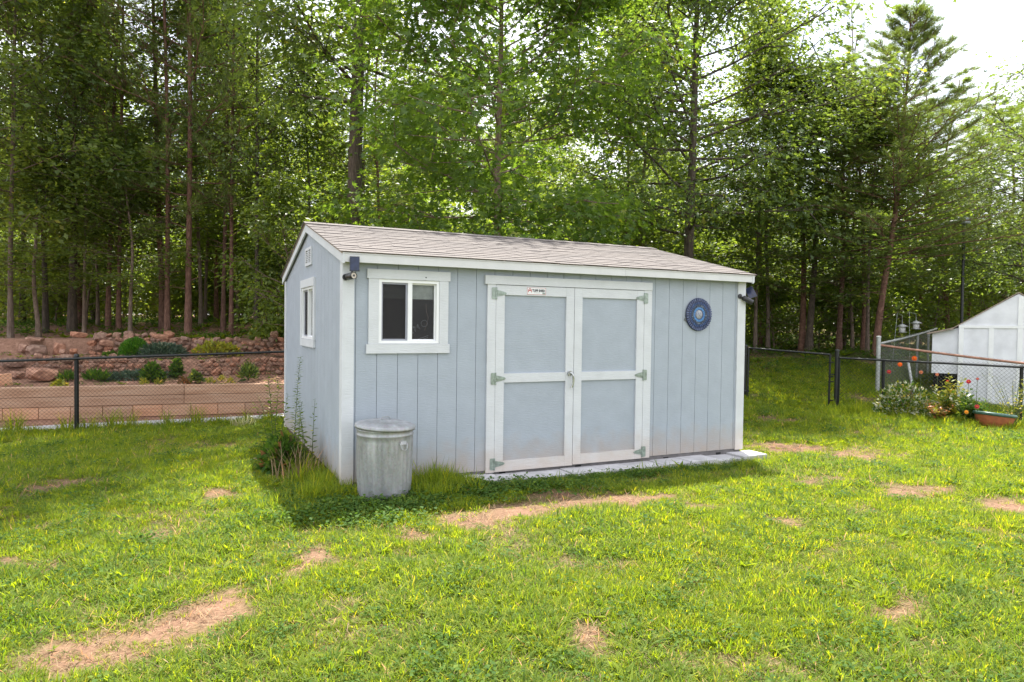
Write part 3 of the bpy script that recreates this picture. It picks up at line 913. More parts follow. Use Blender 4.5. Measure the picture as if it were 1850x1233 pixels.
def text_mesh(name, body, size, mat, extrude=.0006, bold=0.0, align='LEFT'):
    cu = bpy.data.curves.new(name, 'FONT'); cu.body = body; cu.size = size; cu.extrude = extrude; cu.offset = bold; cu.align_x = align
    o = bpy.data.objects.new(name, cu); COL.objects.link(o)
    bpy.context.view_layer.update()
    me = bpy.data.meshes.new_from_object(o.evaluated_get(bpy.context.evaluated_depsgraph_get()))
    bpy.data.objects.remove(o); bpy.data.curves.remove(cu)
    me.materials.clear(); me.materials.append(mat); me.name = name
    return me
tm = text_mesh('lettering', 'TUFF SHED', .034, M['ink'], bold=.0014)
co = np.zeros(len(tm.vertices) * 3, np.float32); tm.vertices.foreach_get('co', co); wtx = co.reshape(-1, 3)[:, 0].max()
o = link('lettering', tm, sgn); o.rotation_euler = (R_(90), 0, 0); o.location = (-.050, -.0038, -.006); o.scale = (.150 / wtx, 1.05, 1)
mb = MB(); mb.box(-.03, .04, -.0042, -.0032, -.0185, -.016); mb.build('small_print', M['base'], sgn)
mb = MB(); mb.box(.070, .104, -.0042, -.0032, -.031, -.013); mb.build('small_badge', M['hinge'], sgn)

# ---- things fixed to or kept in the shed
# word in wire letters leaning inside the window, read from behind
wd = thing('word_sign', 'thin white wire letters leaning inside the right half of the front window', 'sign', (.70, .17, 1.40))
for ch, dx, dz in (('E', -.095, .115), ('M', -.035, .145), ('O', .045, .19)):
    lm = text_mesh('letter', ch, .105, M['wire_white'], extrude=.002, bold=-.006, align='CENTER')
    o = link('letter', lm, wd, (dx, 0, dz - .12)); o.rotation_euler = (R_(90), R_(-28), 0); o.scale = (-1, 1, 1)
mb = MB()
for i in range(4): mb.tube([(-.05 + .006 * i, 0, -.06 - .018 * i), (.07, .0, -.02 - .017 * i)], .0018, 5)
mb.build('stripes', M['wire_white'], wd)
mb = MB(); mb.tube([(.05, .02, .30), (.055, .02, .22), (.075, .02, .16), (.06, .02, .10), (.04, .02, .03)], .003, 5); mb.build('cord', M['hose'], wd)

# mosaic disc
MC = (4.088, -.012, 1.650)
med = thing('wall_medallion', 'round blue mosaic tile disc hanging on the front wall of the shed', 'wall art', MC)
def disc_ring(r0, r1, d0, d1, nn=48):
    mb = MB(); mb.lathe([(r0, d0), (r1, d0), (r1, d1), (r0, d1), (r0, d0)], nn, smooth=False); return mb
def put(mb, name, mat):
    o = mb.build(name, mat, med); o.rotation_euler = (R_(90), 0, 0); return o
mb = MB(); mb.lathe([(.0, -.006), (.190, -.006), (.197, .0), (.190, .008), (.0, .008)], 56); put(mb, 'backing_disc', M['navy'])
def tiles(r0, r1, nn, d, gap):
    mb = MB()
    for i in range(nn):
        a0 = 2 * math.pi * i / nn; a1 = 2 * math.pi * (i + 1) / nn - gap * (1 + .8 * random.random())
        dd = d + .003 * random.random()
        pol = [(math.cos(a) * r, math.sin(a) * r) for a, r in ((a0, r0), (a1, r0), (a1, r1), ((a0 + a1) / 2, r1 + .001), (a0, r1))]
        mb.prism(pol, .008, dd, lambda u, q, w: (u, w, q))
    return mb
for nm, r0, r1, nn, d, mt in (('outer_tile_ring', .158, .192, 40, .014, 'tile_pale'), ('middle_tile_ring', .122, .150, 34, .013, 'tile_mid'), ('bead_tile_ring', .088, .119, 36, .014, 'tile_dark'), ('bright_tile_ring', .062, .086, 22, .012, 'tile_sky')):
    o = put(tiles(r0, r1, nn, d, .05), nm, M[mt]); o['kind'] = 'stuff'
mb = MB(); mb.lathe([(0, .016), (.03, .015), (.05, .011), (.053, .008)], 32); put(mb, 'pebbled_centre', M['tile_centre'])
mb = MB(); mb.tube([(-.193 + .016 * math.cos(a), -.062 + .016 * math.sin(a), 0) for a in np.linspace(0, 2 * math.pi, 13)], .0045, 6); put(mb, 'hanging_loop', M['base'])

def look_cam(name, label, mount, tip, panel_c, panel_rot, pw, ph, lens=True):
    t = thing(name, label, 'security camera', mount)
    mv = Vector(mount); ax = Vector(tip) - mv
    mb = MB()
    nrm = Vector((0, -1, 0))
    mb.tube([(0, .018, 0), (0, .004, 0)], .030, 16); mb.tube([(0, .008, 0), tuple(ax * .22)], .012, 8)
    mb.build('mount', M['dark_plastic'], t)
    mb = MB(); mb.tube([ax * .2, ax * .24, ax * .9, ax * .97], [.022, .031, .034, .033], 18); mb.build('housing', M['dark_plastic'], t)
    q = ax.normalized()
    mb = MB(); mb.tube([ax * .965, ax * 1.0], [.0335, .0345], 18, cap=False)
    mb.build('rim', M['dark_plastic'], t)
    mb = MB(); mb.tube([ax * .975, ax * .994], .0275, 16); mb.build('led_ring', M['lens_ring'], t)
    mb = MB(); mb.tube([ax * .985, ax * 1.004], .0105, 12); mb.build('lens', M['ink'], t)
    mb = MB(); mb.box(-pw / 2, pw / 2, -.006, .006, -ph / 2, ph / 2)
    p = mb.build('solar_panel', M['dark_plastic'], t); p.location = Vector(panel_c) - mv; p.rotation_euler = panel_rot
    mb = MB(); mb.box(-pw / 2 + .005, pw / 2 - .005, -.0075, -.0062, -ph / 2 + .006, ph / 2 - .006); mb.build('solar_cells', M['solar'], p)
    mb = MB(); mb.tube([Vector(panel_c) - mv + Vector((0, .01, -ph * .35)), ax * .55 + Vector((0, 0, .025))], .006, 6); mb.build('bracket', M['dark_plastic'], t)
    return t
look_cam('security_camera', 'black solar security camera facing out at the shed corner beside the window', (-.100, -.037, 1.920), (-.052, -.150, 1.930), (-.048, -.155, 2.035), Euler((R_(-4), 0, R_(-14))), .088, .135)
look_cam('security_camera', 'black solar security camera angled down at the shed corner nearest the gate', (4.722, -.037, 1.885), (4.862, -.085, 1.812), (4.888, -.035, 1.935), Euler((R_(-28), R_(-19), R_(-28))), .105, .155)

# galvanised bin
binx, biny = .175, -.42
gz = -.075
can = thing('trash_can', 'dented galvanised steel dustbin with a lid against the shed wall', 'trash can', (binx, biny, gz))
mb = MB(); nn = 120; prof = [(0, .0), (.195, 0), (.222, .004), (.226, .03), (.228, .06), (.236, .20), (.242, .36), (.247, .50), (.249, .54), (.249, .585), (.256, .592), (.249, .60), (.250, .632), (.257, .64), (.250, .648)]
vs = []
for r, z in prof:
    for k in range(nn):
        an = 2 * math.pi * k / nn
        rr = r
        if .05 < z < .52: rr += .0055 * (1 if math.sin(an * 30) > 0 else -1) + .010 * mnoise.noise(Vector((math.cos(an) * 2, math.sin(an) * 2, z * 4)))
        vs.append((rr * math.cos(an), rr * math.sin(an), z))
fs = [(i * nn + k, i * nn + (k + 1) % nn, (i + 1) * nn + (k + 1) % nn, (i + 1) * nn + k) for i in range(len(prof) - 1) for k in range(nn)]
mb.add(vs, fs, True); mb.build('body', M['zinc'], can)
lid = MB(); lid.lathe([(.262, .0), (.266, -.004), (.268, .008), (.266, .026), (.250, .034), (.20, .048), (.15, .057), (.145, .053), (.10, .062), (0, .068)], 56)
lo = lid.build('lid', M['zinc'], can); lo.location = (0, 0, .648); lo.rotation_euler = (R_(1.5), R_(2.5), 0)
mb = MB(); mb.tube([(-.05, 0, .058), (-.045, 0, .085), (-.02, 0, .092), (.02, 0, .092), (.045, 0, .085), (.05, 0, .058)], .005, 8); hh = mb.build('lid_handle', M['zinc'], lo); hh.rotation_euler = (0, 0, R_(20))
aw = math.atan2(CAM[1] - biny, CAM[0] - binx) + R_(38)
cx_, cy_ = math.cos(aw), math.sin(aw)
mb = MB()
P = lambda a, r, z: (cx_ * r - cy_ * a, cy_ * r + cx_ * a, z)
mb.tube([P(-.035, .252, .535), P(-.037, .266, .52), P(-.028, .27, .482), P(0, .272, .472), P(.028, .27, .482), P(.037, .266, .52), P(.035, .252, .535)], .0045, 8)
vs = [P(-.03, .2535, .52), P(.03, .2535, .52), P(.034, .2535, .552), P(-.034, .2535, .552), P(-.03, .262, .522), P(.03, .262, .522), P(.034, .256, .552), P(-.034, .256, .552)]
mb.add(vs, [(3, 2, 1, 0), (4, 5, 6, 7), (0, 1, 5, 4), (1, 2, 6, 5), (2, 3, 7, 6), (3, 0, 4, 7)])
mb.build('side_handle', M['zinc'], can)

# pavers in front of the doors
pav = thing('paver_strip', 'strip of pale concrete pavers along the foot of the shed wall', 'paving', (3.0, -.13, -.062))
x = 1.03
i = 0
while x < 4.60:
    w = .395
    mb = MB(); e = .004
    a, b, c, d = x - 3.0 + e, x - 3.0 + w - e, -.145, .150
    mb.add([(a, c, -.05), (b, c, -.05), (b, d, -.05), (a, d, -.05), (a, c, .008), (b, c, .008), (b, d, .008), (a, d, .008), (a + e, c + e, .013), (b - e, c + e, .013), (b - e, d - e, .013), (a + e, d - e, .013)],
           [(0, 1, 5, 4), (1, 2, 6, 5), (2, 3, 7, 6), (3, 0, 4, 7), (4, 5, 9, 8), (5, 6, 10, 9), (6, 7, 11, 10), (7, 4, 8, 11), (8, 9, 10, 11)])
    o = mb.build('paver', M['concrete'], pav); o.location = (0, random.uniform(-.012, .012), random.uniform(-.004, .004)); o.rotation_euler = (random.uniform(-.01, .01), random.uniform(-.008, .008), random.uniform(-.008, .008))
    x += w; i += 1

# ================================================================== LEFT: chain-link fence, timber wall, stone rows, bed
def chain_link(name, mat, A, B, zb0, zt0, zb1, zt1, pitch=.062, r=.0029, parent=None, org=(0, 0, 0)):
    """woven diamonds between two ground points; bottoms/tops interpolate"""
    A = np.array(A, float); B = np.array(B, float); L = np.linalg.norm(B - A); D = (B - A) / L; Nn = np.array([-D[1], D[0]])
    tubes = []
    H = max(zt0 - zb0, zt1 - zb1)
    nst = int(L / pitch)
    nseg = max(4, int(H / (pitch * .5)))
    for i in range(-1, nst + 1):
        for par in (0, 1):
            pts = []
            for j in range(nseg + 1):
                q = j / nseg
                s = (i + .5 + (.5 if ((j + par) % 2) else -.02)) * pitch + (0 if not par else 0)
                s = min(max(s, 0), L)
                w = s / L
                z = (zb0 + (zb1 - zb0) * w) * (1 - q) + (zt0 + (zt1 - zt0) * w) * q
                off = .003 * (1 if (j + par) % 2 else -1)
                p = A + D * s + Nn * off
                pts.append((p[0] - org[0], p[1] - org[1], z - org[2]))
            if par == 0: tubes.append((pts, np.full(len(pts), r)))
        # twisted knuckle tips above the top edge
        for k in (0,):
            s = min(max((i + .5) * pitch, 0), L); w = s / L; z = zt0 + (zt1 - zt0) * w
            p0 = A + D * max(0, s - .02); p1 = A + D * s; p2 = A + D * min(L, s + .02)
            tubes.append(([(p0[0] - org[0], p0[1] - org[1], z - org[2] - .005), (p1[0] - org[0], p1[1] - org[1], z - org[2] + .022), (p2[0] - org[0], p2[1] - org[1], z - org[2] - .005)], np.full(3, r)))
    # mirrored wires
    for i in range(-1, nst + 1):
        pts = []
        for j in range(nseg + 1):
            q = j / nseg
            s = (i + 1.0 + (-.02 if (j % 2) else .5) - .0) * pitch
            s = min(max(s, 0), L); w = s / L
            z = (zb0 + (zb1 - zb0) * w) * (1 - q) + (zt0 + (zt1 - zt0) * w) * q
            p = A + D * s + Nn * (.003 * (-1 if j % 2 else 1))
            pts.append((p[0] - org[0], p[1] - org[1], z - org[2]))
        tubes.append((pts, np.full(len(pts), r)))
    V, F = tubes_np(tubes, 3)
    o = link(name, mesh_np(name, V, [F], mat), parent)
    o['kind'] = 'stuff'
    return o

def fence_dep(px): return 1 / (1 / 10.47 + (1 / 12.35 - 1 / 10.47) * px / 510)
# black fence on the left
fA = gxy(-230, fence_dep(-230)); fB = gxy(516, fence_dep(516))
def rail_z(px): return .845 + (.955 - .845) * px / 510
org = gp(138, fence_dep(138))
fence = thing('chain_link_fence', 'black chain link fence on the left between the lawn and the timber wall', 'fence', org)
zt = [rail_z(-230), rail_z(516)]
chain_link('chain_link_mesh', M['black_metal'], fA, fB, h(*fA) + .02, zt[0] + .03, h(*fB) + .02, zt[1] + .03, parent=fence, org=org)
mb = MB()
mb.tube([(fA[0] - org.x, fA[1] - org.y, zt[0] - org.z), (fB[0] - org.x, fB[1] - org.y, zt[1] - org.z)], .021, 10); mb.build('top_rail', M['black_metal'], fence)
for px in (-150, 138):
    x, y = gxy(px, fence_dep(px) + .03)
    mb = MB(); z0 = h(x, y) - .1
    mb.tube([(x - org.x, y - org.y, z0 - org.z), (x - org.x, y - org.y, rail_z(px) + .03 - org.z)], .034, 12)
    mb.tube([(x - org.x, y - org.y, rail_z(px) + .02 - org.z), (x - org.x, y - org.y, rail_z(px) + .06 - org.z), (x - org.x, y - org.y, rail_z(px) + .07 - org.z)], [.038, .036, .01], 12)
    mb.build('post', M['black_metal'], fence)
ho = MB(); pts = []
for px in np.linspace(85, 420, 24):
    x, y = gxy(px, fence_dep(px) + .02)
    sag = -.035 - .02 * abs(math.sin((px - 138) / 160 * math.pi)) + (.02 if px < 95 or px > 405 else 0)
    pts.append((x - org.x, y - org.y, rail_z(px) + sag - org.z))
ho.tube(pts, .008, 6)
hs = ho.build('garden_hose', M['hose']); hs.location = org; tag(hs, 'thin tan hose hung along the top rail of the left black fence', 'hose')

# timber retaining wall
wall = thing('retaining_wall', 'low retaining wall of reddish sawn timbers behind the left fence', 'retaining wall', (WA[0], WA[1], -.32))
wall.rotation_euler = (0, 0, math.atan2(WD[1], WD[0]))
Lw = float(np.linalg.norm(WB - WA))
def wpx(px):   # distance along the wall of a photo column
    d = FW + RT * (px - 925) / FPX
    a = np.array([[d[0], -WD[0]], [d[1], -WD[1]]]); r = np.linalg.solve(a, WA - CAM[:2]); return float(r[1])
def timber(s0, s1, z0, z1, proud=0.0):
    mb = MB(); e = .008; D = .16
    a, b, c, d = s0 + .003, s1 - .003, z0 + .002, z1 - .002
    yv = -proud
    vs = [(a, yv + e, c), (b, yv + e, c), (b, yv + e, d), (a, yv + e, d), (a + e, yv, c + e), (b - e, yv, c + e), (b - e, yv, d - e), (a + e, yv, d - e),
          (a, D, c), (b, D, c), (b, D, d), (a, D, d)]
    fs = [(4, 5, 6, 7), (0, 1, 5, 4), (1, 2, 6, 5), (2, 3, 7, 6), (3, 0, 4, 7), (0, 8, 9, 1), (1, 9, 10, 2), (2, 10, 11, 3), (3, 11, 8, 0), (8, 11, 10, 9)]
    mb.add(vs, fs); mb.build('timber', M['timber'], wall)
# z in wall-local (0 = -.32): block course .02-.26, two long courses to .60
sB = [wpx(v) for v in (-330, -250, -170, -90, 4, 69, 127, 185, 240, 293, 345, 394, 443, 489, 540, 590, 650)]
for a, b in zip(sB[:-1], sB[1:]): timber(a, b, .02, .235, random.uniform(0, .006))
sC = [wpx(v) for v in (-400, -60, 333, 700)]
for i, (a, b) in enumerate(zip(sC[:-1], sC[1:])):
    dz = .0 if i < 2 else -.004
    timber(a, b, .237, .412, .004 + .004 * i); timber(a, b, .414, .600 + dz, .002 + .004 * (2 - i))
# loose reddish timber end lying on the bank at the far left
p = gp(0, 12.75)
blk = MB(); blk.box(-.55, .17, -.10, .10, -.05, .20, fn=lambda x, y, z: (x, y, z - .02 * (x > 0)))
bo = blk.build('timber_block', M['timber']); bo.location = p; bo.rotation_euler = (0, R_(-6), R_(22)); tag(bo, 'short reddish timber block lying behind the wall at the far left', 'timber')

# rocks
def rock_mesh(seed, flat=.7):
    bm = bmesh.new(); bmesh.ops.create_icosphere(bm, subdivisions=2, radius=.5)
    for v in bm.verts:
        d = v.co.normalized()
        k = 1 + .45 * mnoise.noise(d * 1.3 + Vector((seed * 3.1, seed, 0))) + .36 * mnoise.noise(d * 3.1 + Vector((seed, 5, seed)))
        q = d * .5 * k
        q = Vector([math.copysign(min(abs(c), .345 + .07 * mnoise.noise(Vector((seed, i * 3, 1)))), c) for i, c in enumerate(q)])
        v.co = Vector((q.x, q.y, q.z * flat))
    me = bpy.data.meshes.new('rock'); bm.to_mesh(me); bm.free(); me.materials.append(M['rock']); return me
ROCKS = [rock_mesh(i * 1.7 + .4, random.uniform(.6, .95)) for i in range(10)]

def stone_row(label, pxs, depth_off, tops, layer_h, size, name='stone_wall', gaps=()):
    """stones piled in layers between photo columns; depth_off from the timber wall"""
    root = None; count = 0
    x0, x1 = pxs
    s0, s1 = wpx(x0), wpx(x1)
    base0 = WA + WD * s0 + WNRM * depth_off
    root = thing(name, label, 'stone wall', (base0[0], base0[1], h(*base0)))
    for lay in range(8):
        s = s0 + random.uniform(0, .1)
        while s < s1:
            w = random.uniform(*size) * random.choice((.75, .9, 1, 1, 1.1, 1.45))
            hh = w * random.uniform(.55, .8)
            px_f = x0 + (x1 - x0) * (s - s0) / (s1 - s0)
            top = np.interp(px_f, tops[0], tops[1])
            z = lay * layer_h
            if z + layer_h * .45 < top and not any(a < px_f < b for a, b in gaps):
                q = WA + WD * (s + w / 2) + WNRM * (depth_off + .045 * lay + random.uniform(-.05, .05))
                o = link('stone', random.choice(ROCKS), root)
                o.location = (q[0] - root.location.x, q[1] - root.location.y, h(*(WA + WD * (s + w / 2) + WNRM * (depth_off))) - root.location.z + z + hh * .38)
                o.scale = (w * 1.12, w * random.uniform(.9, 1.2), hh * 1.25)
                o.rotation_euler = (random.uniform(-.5, .5), random.uniform(-.45, .45), random.uniform(0, 6.28))
                count += 1
            s += w * .93
    return root
stone_row('upper row of piled reddish fieldstones at the edge of the woods', (45, 520), 3.78, ((45, 70, 110, 200, 260, 330, 420, 500, 520), (.12, .5, .5, .48, .46, .46, .34, .5, .36)), .105, (.10, .25))
stone_row('lower row of scattered reddish fieldstones on the planted bank', (-20, 520), 1.80, ((-20, 40, 110, 200, 330, 420, 520), (.42, .5, .48, .40, .36, .34, .32)), .09, (.07, .21), gaps=((268, 312),))
def boulder(px, dep, size, label, rot=0, dz=.0, k=0):
    p = gp(px, dep)
    o = link('boulder', ROCKS[k].copy()); o.location = (p.x, p.y, p.z + size[2] * .28 + dz); o.scale = size; o.rotation_euler = (.1, .12, rot)
    tag(o, label, 'boulder')
wdep = lambda px: dep_of(*(WA + WD * wpx(px)))
boulder(76, wdep(76) + 1.15, (.72, .5, .5), 'large tan boulder low on the bank just above the timber wall', .4, 0, 1)
boulder(66, wdep(66) + 3.1, (.52, .4, .40), 'rounded tan boulder under a flat rock at the left end of the upper stones', .1, 0, 3)
boulder(62, wdep(62) + 3.4, (.46, .36, .13), 'flat slab of rock lying on top of the rounded boulder', -.2, .23, 5)
boulder(46, wdep(46) + 3.3, (.34, .3, .34), 'leaning slab rock at the far left end of the upper stones', .7, .05, 6)
boulder(107, wdep(107) + 3.3, (.34, .3, .48), 'upright orange rock standing in the upper stone row', .2, .0, 2)
boulder(34, wdep(34) + 1.5, (.42, .32, .22), 'pale grey rock resting on the bank left of the large boulder', .9, 0, 4)
boulder(22, wdep(22) + 1.75, (.55, .35, .30), 'orange flat rock on the slope above the timber block', .4, .02, 7)
boulder(503, wdep(503) + 2.9, (.5, .36, .24), 'flat pinkish rock beside the shed corner on the upper bank', .1, .05, 8)
boulder(142, wdep(142) + 3.2, (.42, .3, .26), 'rounded orange rock topping the upper stone row', .5, .40, 9)
boulder(288, wdep(288) + 3.2, (.46, .3, .18), 'long brown rock capping the upper stone row right of the round shrub', .2, .40, 0)

# ------------------------------------------------------------------ small plants (each a thing: stems + leaves)
def sph(n):
    a = unit(rng.normal(size=(n, 3))); return a
def bush_mesh(name, size, n, leaf, T, TF, mats, droop=0.0, shell=.55, seed=0, up=.4, kind=None, lumps=6, probs=None):
    """foliage of a shrub of half-sizes size=(x,y,z); origin at the base"""
    c = Cloud()
    d = sph(n); d[:, 2] = np.abs(d[:, 2]) * 1.0 - .12
    r = shell + (1 - shell) * rng.random(n) ** .5
    lp = sph(lumps); lump = np.max(d @ lp.T, axis=1)
    r = r * (.72 + .34 * np.clip(lump, 0, 1))
    P = d * r[:, None] * np.array([size[0], size[1], size[2]]) + np.array([0, 0, size[2] * .18])
    P[:, 2] = np.maximum(P[:, 2], .01)
    D = unit(d + rng.normal(size=(n, 3)) * .55 + np.array([0, 0, up]))
    N = unit(rng.normal(size=(n, 3)) * .6 + d * .5 + np.array([0, 0, .7]))
    S = leaf * (.6 + .7 * rng.random(n))
    if probs is None: c.add(P, D, N, S, T, TF)
    else:
        ch = rng.choice(len(probs), n, p=probs)
        for i in range(len(probs)):
            k = ch == i
            c.add(P[k], D[k], N[k], S[k], T, TF, mi=i)
    return c.mesh(name, mats)
def stems_mesh(size, n, r, mat, wob=.12):
    tubes = []
    for i in range(n):
        a = rng.random() * 6.28; rr = rng.random() ** .5 * .75
        e = np.array([math.cos(a) * rr * size[0], math.sin(a) * rr * size[1], size[2] * (.75 + .35 * rng.random())])
        t = np.linspace(0, 1, 5)[:, None]
        pts = e[None] * np.c_[t[:, 0] ** 1.3, t[:, 0] ** 1.3, t[:, 0]] + rng.normal(size=(5, 3)) * wob * size[0] * .3 * t
        tubes.append((pts, r * (1 - .6 * t[:, 0])))
    V, F = tubes_np(tubes, 5)
    return mesh_np('stems', V, [F], mat, True)
def shrub(name, label, cat, loc, size, n, leaf, mats, T=T_DIAM, TF=F_DIAM, stems=6, sr=.008, smat='twig', rotz=None, probs=None, shell=.55, up=.4, group=None, lumps=6):
    t = thing(name, label, cat, loc, rng.random() * 6 if rotz is None else rotz, group)
    mats = [M[m] for m in (mats if isinstance(mats, (list, tuple)) else [mats])]
    link('stems', stems_mesh(size, stems, sr, M[smat]), t)
    o = link('foliage', bush_mesh('foliage', size, n, leaf, T, TF, mats, shell=shell, up=up, probs=probs, lumps=lumps), t)
    o['kind'] = 'stuff'
    return t
def bp(px, off): return gp(px, wdep(px) + off)
shrub('round_shrub', 'bright green dense rounded conifer shrub in front of the upper stone row', 'shrub', bp(241, 2.75), (.28, .28, .44), 5200, .075, 'arbor', T_LANCE, F_LANCE, shell=.7, up=.8)
shrub('spreading_juniper', 'low blue grey juniper spreading beside the round green shrub', 'shrub', bp(293, 2.75), (.55, .36, .30), 2600, .10, 'juniper', T_LANCE, F_LANCE, shell=.3, up=.25)
shrub('spreading_juniper', 'dark creeping juniper hugging the bank below the top rail of the fence', 'shrub', bp(252, 1.35), (.70, .30, .15), 1700, .10, 'juniper', T_LANCE, F_LANCE, shell=.3, up=.1)
shrub('leafy_plant', 'pale green leafy plant in front of the dark creeping juniper', 'plant', bp(275, .95), (.22, .18, .34), 420, .10, 'clover', shell=.2)
shrub('flowering_shrub', 'loose yellow green shrub growing over the middle of the upper stones', 'shrub', bp(392, 3.0), (.60, .3, .34), 650, .09, 'yellow_leaf', shell=.3, stems=10)
shrub('leafy_bush', 'large leafy green bush beside the shed at the right end of the upper stones', 'bush', bp(492, 4.4), (.52, .5, .60), 1500, .13, 'leaf_wood', shell=.4, stems=10)
shrub('day_lily', 'clump of grassy green leaves right of the fence post', 'plant', bp(175, 1.15), (.40, .18, .12), 260, .17, 'clover', T_LANCE, F_LANCE, shell=.15, up=1.3, smat='stem')
shrub('day_lily', 'clump of grassy green leaves just left of the fence post on the bank', 'plant', bp(122, 1.1), (.16, .12, .12), 110, .16, 'clover', T_LANCE, F_LANCE, shell=.15, up=1.2, smat='stem')
shrub('leafy_plant', 'low pale leafed weed in front of the large tan boulder', 'plant', bp(107, .5), (.14, .1, .08), 60, .09, 'yellow_leaf', smat='stem')
shrub('leafy_plant', 'dark green bushy plant left of the middle of the bank', 'plant', bp(354, .75), (.13, .12, .20), 150, .10, 'leaf_oak', shell=.3, smat='stem')
shrub('leafy_plant', 'broad leaved green plant on the bank nearest the shed', 'plant', bp(449, .95), (.20, .18, .30), 240, .15, 'leaf_oak', T_LANCE, F_LANCE, shell=.2, up=.9, smat='stem')
shrub('leafy_plant', 'upright slender green plant below the fence rail in mid bank', 'plant', bp(320, 1.4), (.10, .10, .42), 260, .10, 'clover', shell=.1, smat='stem')
for px, off, lb in ((260, .42, 'small yellow green plant set just above the timber wall below the juniper'), (286, .42, 'small yellow plant next to the timber joint side of the juniper'), (380, .5, 'small yellow plant on the bank left of the pair near the shed'),
                    (401, .8, 'small faded yellow plant set back on the bare bank'), (417, .42, 'small yellow plant close to the timber wall near the shed')):
    shrub('yellow_plant', lb, 'plant', bp(px, off), (.065, .065, .11), 60, .075, 'yellow_leaf', T_LANCE, F_LANCE, shell=.15, up=.9, smat='stem', stems=3, sr=.004, group='small yellow plants along the timber wall')
shrub('leafy_plant', 'small reddish sprig beside the timber joint', 'plant', bp(331, .45), (.09, .09, .12), 60, .08, 'red_leaf', smat='stem', stems=3, sr=.004)
shrub('leafy_plant', 'tiny green seedling on the bare upper bank left of the round shrub', 'plant', bp(198, 2.9), (.16, .12, .10), 110, .08, 'clover', smat='stem', stems=3, sr=.004)

# tall grass and weeds by the path and fence
def blade_tuft(name, label, loc, n, hgt, spread, mat, cat='grass tuft', group=None):
    c = Cloud()
    a = rng.random(n) * 6.28; r = rng.random(n) ** .7 * spread
    P = np.c_[np.cos(a) * r, np.sin(a) * r, np.zeros(n)]
    for i in range(n):
        L = hgt * (.5 + .6 * rng.random()); le = .25 + .5 * rng.random(); az = a[i] + rng.normal() * .6; w = .006 + .005 * rng.random()
        ts = np.linspace(0, 1, 5)
        hx = le * L * ts ** 2; z = L * (ts - .28 * le * ts ** 2.4)
        cen = np.c_[P[i, 0] + np.cos(az) * hx, P[i, 1] + np.sin(az) * hx, z]
        side = np.array([-math.sin(az), math.cos(az), 0])
        ww = w * (1 - ts ** 2) * .5 + .0003
        V = np.r_[cen - side * ww[:, None], cen + side * ww[:, None]]
        c.raw(V, np.array([(k, k + 1, k + 6, k + 5) for k in range(4)]), rng.random())
    me = c.mesh(name, [M[mat]])
    o = link(name, me, None, loc); tag(o, label, cat, group); return o
for px, off, n, hh, lb in ((25, .35, 90, .42, 'bright tall grass tuft in front of the path at far left'), (118, .2, 60, .34, 'grass tuft left of the fence post base'), (160, .25, 70, .32, 'grass tuft right of the fence post base'),
                            (200, .3, 80, .40, 'tall grass tuft against the path between the two fence posts'), (232, .3, 70, .36, 'ragged grass tuft over the pale path'), (303, .35, 40, .34, 'thin grass tuft beside the path in the middle of the fence'),
                            (358, .3, 60, .42, 'upright green weed tuft over the path'), (445, .3, 40, .3, 'short grass tuft near the right end of the path')):
    q = gp(px, fence_dep(px) + off)
    blade_tuft('grass_tuft', lb, q, n, hh, .13, 'grass', group='grass tufts along the left fence')
q = gp(438, fence_dep(438) - .55); blade_tuft('pale_tuft', 'tuft of pale bleached leaves in the grass by the fence', q, 90, .22, .22, 'pale_grass')

def leafy_stalk(name, label, loc, stalks, leaf, mat, cat='weed', T=T_LANCE, TF=F_LANCE, smat='stem'):
    """stalks: list of (dx,dy,height,lean_x,lean_y,nleaves,leafscale)"""
    t = thing(name, label, cat, loc)
    tubes = []; c = Cloud()
    for dx, dy, H, lx, ly, nl, ls in stalks:
        ts = np.linspace(0, 1, 9)
        pts = np.c_[dx + lx * ts ** 1.6 * H, dy + ly * ts ** 1.6 * H, H * ts]
        tubes.append((pts, .0055 * (1 - .75 * ts)))
        q = .12 + .88 * (np.arange(nl) + rng.random(nl)) / nl
        P = np.c_[np.interp(q, ts, pts[:, 0]), np.interp(q, ts, pts[:, 1]), np.interp(q, ts, pts[:, 2])]
        an = np.arange(nl) * 2.4 + rng.random()
        D = np.c_[np.cos(an), np.sin(an), .35 + .5 * rng.random(nl) - .3]
        N = np.tile([0, 0, 1.], (nl, 1)) + rng.normal(size=(nl, 3)) * .3
        S = leaf * ls * (1.15 - .75 * q) * (.7 + .5 * rng.random(nl))
        c.add(P, D, N, S, T, TF)
    V, F = tubes_np(tubes, 5); link('stalks', mesh_np('stalks', V, [F], M[smat], True), t)
    o = link('foliage', c.mesh('foliage', [M[mat]]), t); o['kind'] = 'stuff'
    return t
SX = -.40
leafy_stalk('tall_weed', 'tall feathery green weed growing against the gable wall of the shed', (SX + .08, 1.62, h(SX, 1.6)), [(0, 0, 1.2, .06, .02, 150, .9), (.03, -.06, .7, .05, -.1, 60, .9)], .11, 'grass_dark')
leafy_stalk('vine_weed', 'leafy arching weed climbing at the far corner of the gable wall', (SX - .05, 2.45, h(SX, 2.4)), [(0, 0, 1.0, -.05, .12, 46, 1.2), (.05, -.3, .75, .1, -.12, 36, 1.2), (-.03, .1, .6, -.3, .1, 26, 1.1), (0, -.15, .85, .05, -.05, 40, 1.2)], .10, 'grass_dark', T=T_DIAM * np.array([.8, 1, 1]))
leafy_stalk('side_weed', 'thin dark weed leaning on the gable wall near the front corner', (SX + .18, 1.02, h(SX, 1.0)), [(0, 0, .78, .03, -.05, 26, 1.0), (-.04, .1, .55, -.1, .05, 24, 1.1), (-.05, .18, .66, -.08, .02, 30, 1.2)], .09, 'grass_dark', T=T_DIAM * np.array([.8, 1, 1]))
